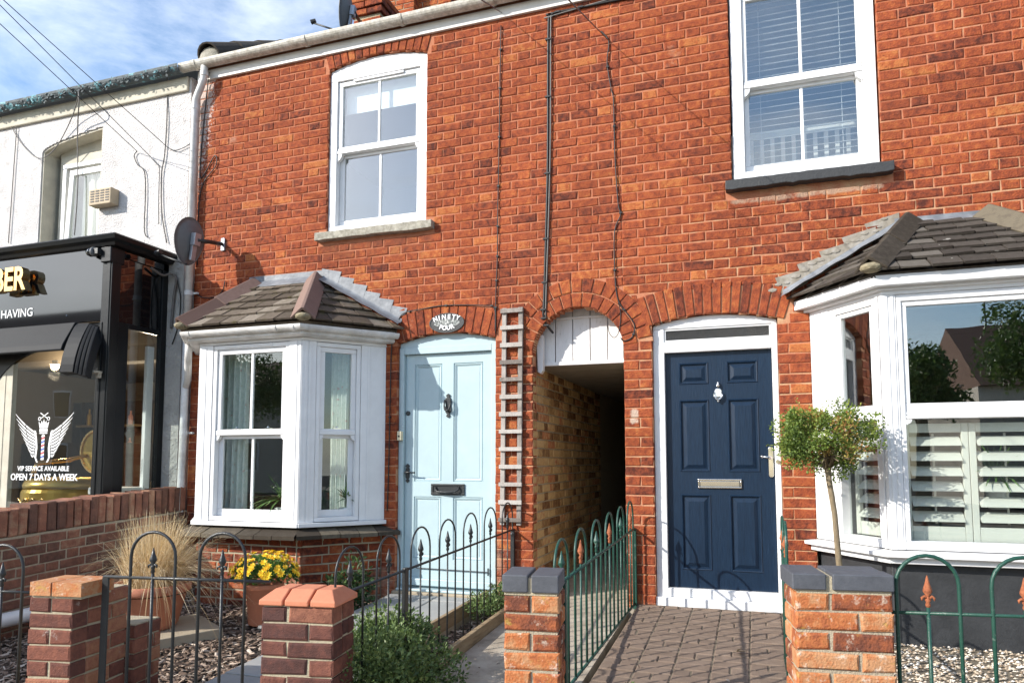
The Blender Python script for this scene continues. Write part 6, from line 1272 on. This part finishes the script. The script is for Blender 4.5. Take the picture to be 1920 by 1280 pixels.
m = M(); m.box(.45, 1.75, .44, .47, 3.575, 3.635); m.build('top_rail', 'cotwhite', CB, bevel=.004); m = M(); m.box(.45, 1.75, .44, .47, 3.0, 3.05); m.build('bottom_rail', 'cotwhite', CB)
for k in range(16): m = M(); x = .50+.078*k; m.box(x, x+.03, .448, .462, 3.05, 3.575); m.build('bar', 'cotwhite', CB)
m = M(); m.box(.45, .5, .42, .49, 2.76, 3.64); m.box(1.72, 1.77, .42, .49, 2.76, 3.64); m.build('post', 'cotwhite', CB)
m = M(); m.box(-2.76, -1.98, .13, .135, 4.20, 4.50); tag(m.build('reflection_panel', 'blind'), 'pale panel standing in for a reflected band in the upper left window', 'blind')  # pale panel added in place of the white band reflected in the upper sash
def lamp(label, P):
    t = thing('ceiling_lamp', label, 'lamp', P, 'lit ceiling lamps in the barber shop'); m = M(); m.blob((P[0], P[1], P[2]-.07), .045, sub=2); m.build('bulb', 'lamp', t, smooth=True); m = M(); m.lathe((P[0], P[1], P[2]-.03), [(.05, -.02), (.035, .0), (.03, .03)], 16); m.build('fitting', 'white', t)
    pl_ = bpy.data.lights.new('lamp_light', 'POINT'); pl_.energy = 24; pl_.color = (1, .78, .55); pl_.shadow_soft_size = .06; lo_ = bpy.data.objects.new('lamp_light', pl_); COL.objects.link(lo_); lo_.parent = t; lo_.location = (0, 0, -.17)
    return t
q = at(103, 685, .7); lamp('lit round ceiling lamp seen through the front of the barber window', (q[0], q[1], q[2]+.06)); q = at(280, 705, 1.6); lamp('lit round ceiling lamp seen through the side pane of the barber shop', (q[0], q[1], q[2]+.06))
def barber(label, cx, cy, dz=.10):
    t = thing('barber_chair', label, 'chair', (cx, cy, -.2), 'gold barber chairs')
    m = M(); m.lathe((cx, cy, -.2), [(.34, 0), (.34, .02), (.30, .05), (.08, .09), (.07, .62+dz), (.09, .64+dz)], 28); m.build('base', 'chrome', t, smooth=True)
    m = M(); m.lathe((cx, cy, .43+dz), [(.30, .0), (.37, .03), (.385, .06), (.385, .20), (.37, .23)], 40); m.build('seat_band', 'goldpaint', t)
    m = M(); m.lathe((cx, cy, .66+dz), [(.365, 0), (.375, .04), (.35, .09), (.25, .115), (.0, .12)], 36); m.build('seat', 'goldpaint', t, smooth=True)
    for sg in (-1, 1):
        m = M(); P = []
        for k in range(15): u = k/14; P.append((cx+sg*(.02+.16*u), cy-.392+abs(.02+.16*u)**2*.5, dz+.555+.022*math.sin(u*9)))
        m.tube(P, .009, 6, rr=[.010-.0005*k for k in range(15)]); m.build('scroll', 'gold', t, smooth=True)
    m = M(); bmp = lambda u, d, z: (cx+.20+u, cy+.22+d, 1.04+dz+z); m.prism(arc(0, 0, .24, 0, 360, 28)[:-1], -.04, .05, bmp); m.build('backrest', 'goldpaint', t, bevel=.03)
    m = M(); m.band(arc(0, 0, .235, 0, 360, 32), arc(0, 0, .215, 0, 360, 32), -.052, -.038, bmp); m.build('back_rim', 'gold', t)
    m = M(); m.tube([(cx-.02, cy-.35, .80+dz), (cx-.03, cy-.30, .92+dz), (cx+.02, cy+.0, .95+dz), (cx+.05, cy+.18, 1.0+dz)], .022, 8); m.build('armrest', 'gold', t, smooth=True); return t
barber('gold round-backed barber chair behind the winged emblem in the shop window', -5.98, .12); barber('gold barber chair seen through the narrow side pane of the shop', -5.25, 1.0)

MB_ = thing('wall_mirror', 'tall framed mirror on the back wall of the barber shop', 'mirror', (-7.3, 2.95, .9)); m = M(); m.box(-7.7, -6.9, 2.90, 2.935, .75, 1.9); m.build('frame', 'goldpaint', MB_, bevel=.01); m = M(); m.box(-7.64, -6.96, 2.885, 2.8995, .82, 1.84); m.build('mirror_pane', 'chrome', MB_)
SH = thing('wall_shelf', 'dark shelf of bottles on the back wall of the barber shop', 'shelf', (-8.4, 2.8, 1.2)); m = M(); m.box(-9.0, -7.85, 2.72, 2.935, 1.18, 1.21); m.box(-9.0, -7.85, 2.72, 2.935, 1.55, 1.58); m.build('board', 'timber', SH)
for z, sh in ((1.211, 'lower'), (1.581, 'upper')):
    for k, (cn, mt_) in enumerate((('gold', 'goldpaint'), ('white', 'white'), ('dark blue', 'navy'), ('terracotta coloured', 'terracotta'))): h_ = U(.16, .26); m = M(); m.lathe((-8.85+.27*k, 2.82, z), [(.035, 0), (.035, h_*.6), (.014, h_*.75), (.014, h_)], 10, R()); tag(m.build('bottle', mt_), cn+' bottle on the '+sh+' board of the barber shop shelf', 'bottle', 'bottles on the barber shop shelf')
# ================================================================== ACROSS THE STREET (seen in the window reflections)
def opp(label, x0, x1, y, h, hr, grp='houses across the street', chim=True):
    t = thing('terraced_house', label, 'house', ((x0+x1)/2, y, -.2), grp); m = M(); m.box(x0, x1, y-7, y, -.3, h); m.build('wall', 'oppwall', t)
    m = M(); m.add([(x0, y+.3, h), (x1, y+.3, h), (x1, y-3.5, hr), (x0, y-3.5, hr), (x0, y-7.3, h), (x1, y-7.3, h)], [(0, 1, 2, 3), (3, 2, 5, 4), (0, 3, 4), (1, 5, 2), (0, 4, 5, 1)]); r = m.build('roof', 'opproof', t)
    m = M()
    if not chim: m.tube([(x0+1.2, y-3.4, hr-.2), (x0+1.2, y-3.4, hr+1.6)], .03, 6); m.tube([(x0+.7, y-3.4, hr+1.5), (x0+1.7, y-3.4, hr+1.5)], .02, 5); m.build('aerial', 'iron', r); m = M()
    m.box(x0+(.3 if chim else 6), x0+(1.4 if chim else 7), y-3.8, y-3.1, hr-.3, hr+1.0); m.lathe((x0+(.6 if chim else 6.3), y-3.45, hr+1), [(.12, 0), (.1, .4)], 10); m.lathe((x0+(1.1 if chim else 6.7), y-3.45, hr+1), [(.12, 0), (.1, .4)], 10); m.build('chimney', 'brick', r)
    for zz in (.6, 3.2):
        for k in range(2):
            cx_ = x0+(x1-x0)*(.28+.45*k); m = M(); m.box(cx_-.5, cx_+.5, y+.005, y+.04, zz, zz+1.3); wq = m.build('window', 'upvc', t); m = M(); m.box(cx_-.43, cx_+.43, y+.045, y+.05, zz+.07, zz+1.23); m.build('pane', 'blackgloss', wq)
    m = M(); m.box((x0+x1)/2-.42, (x0+x1)/2+.42, y+.005, y+.05, -.2, 1.9); m.build('door', 'navy', t)
for lab, a, b, y, h, hr in (('tall tiled house across the street to the far left, with a chimney', -44, -27, -22, 6.4, 9.4), ('tiled cream house across the street opposite the barber shop', -26, -18.5, -22, 4.2, 6.0), ('tiled cream house across the street, left of the middle', -18, -11, -22, 4.1, 5.7), ('low tiled house across the street to the right', 7, 15, -20, 3.2, 5.6), ('tiled house across the street at the far right', 16, 24, -20, 4.2, 6.4)):
    opp(lab, a, b, y, h, hr, chim='low' not in lab)
def street_tree(label, x, y, h, r):
    t = thing('street_tree', label, 'tree', (x, y, -.25), 'trees across the street'); m = M(); m.tube([(x, y, -.3), (x+.05, y, h*.4), (x, y, h*.75)], .12, 8, rr=[.17, .12, .05])
    for k in range(6): a = U(0, 6.3); m.tube([(x, y, h*.45), (x+r*.6*math.cos(a), y+r*.6*math.sin(a), h*.8)], .04, 6, rr=[.05, .015])
    m.build('trunk', 'bark', t); lob = [npv(x, y, h*.72)+rdir()*npv(r, r, h*.24)*U(.4, .9) for _ in range(22)]; m = M()
    for k in range(6500):
        p = random.choice(lob)+rdir()*r*.38*R()**.5; m.leaf(p, rdir(), rdir(), U(.06, .13), U(.02, .04), U(0, 1))
    m.build('crown', 'leaf_far', t)
street_tree('young leafy tree across the street, reflected in the left of the large bay pane', 3.9, -12, 3.7, .9); street_tree('broad leafy tree across the street, reflected in the right of the large bay pane', 6.3, -12.6, 4.5, 1.4); street_tree('leafy tree across the street at the left, reflected in the small bay', -13.2, -12.4, 4.3, 1.6); street_tree('small leafy tree across the street near the road', 2.4, -13, 2.6, 1.1)
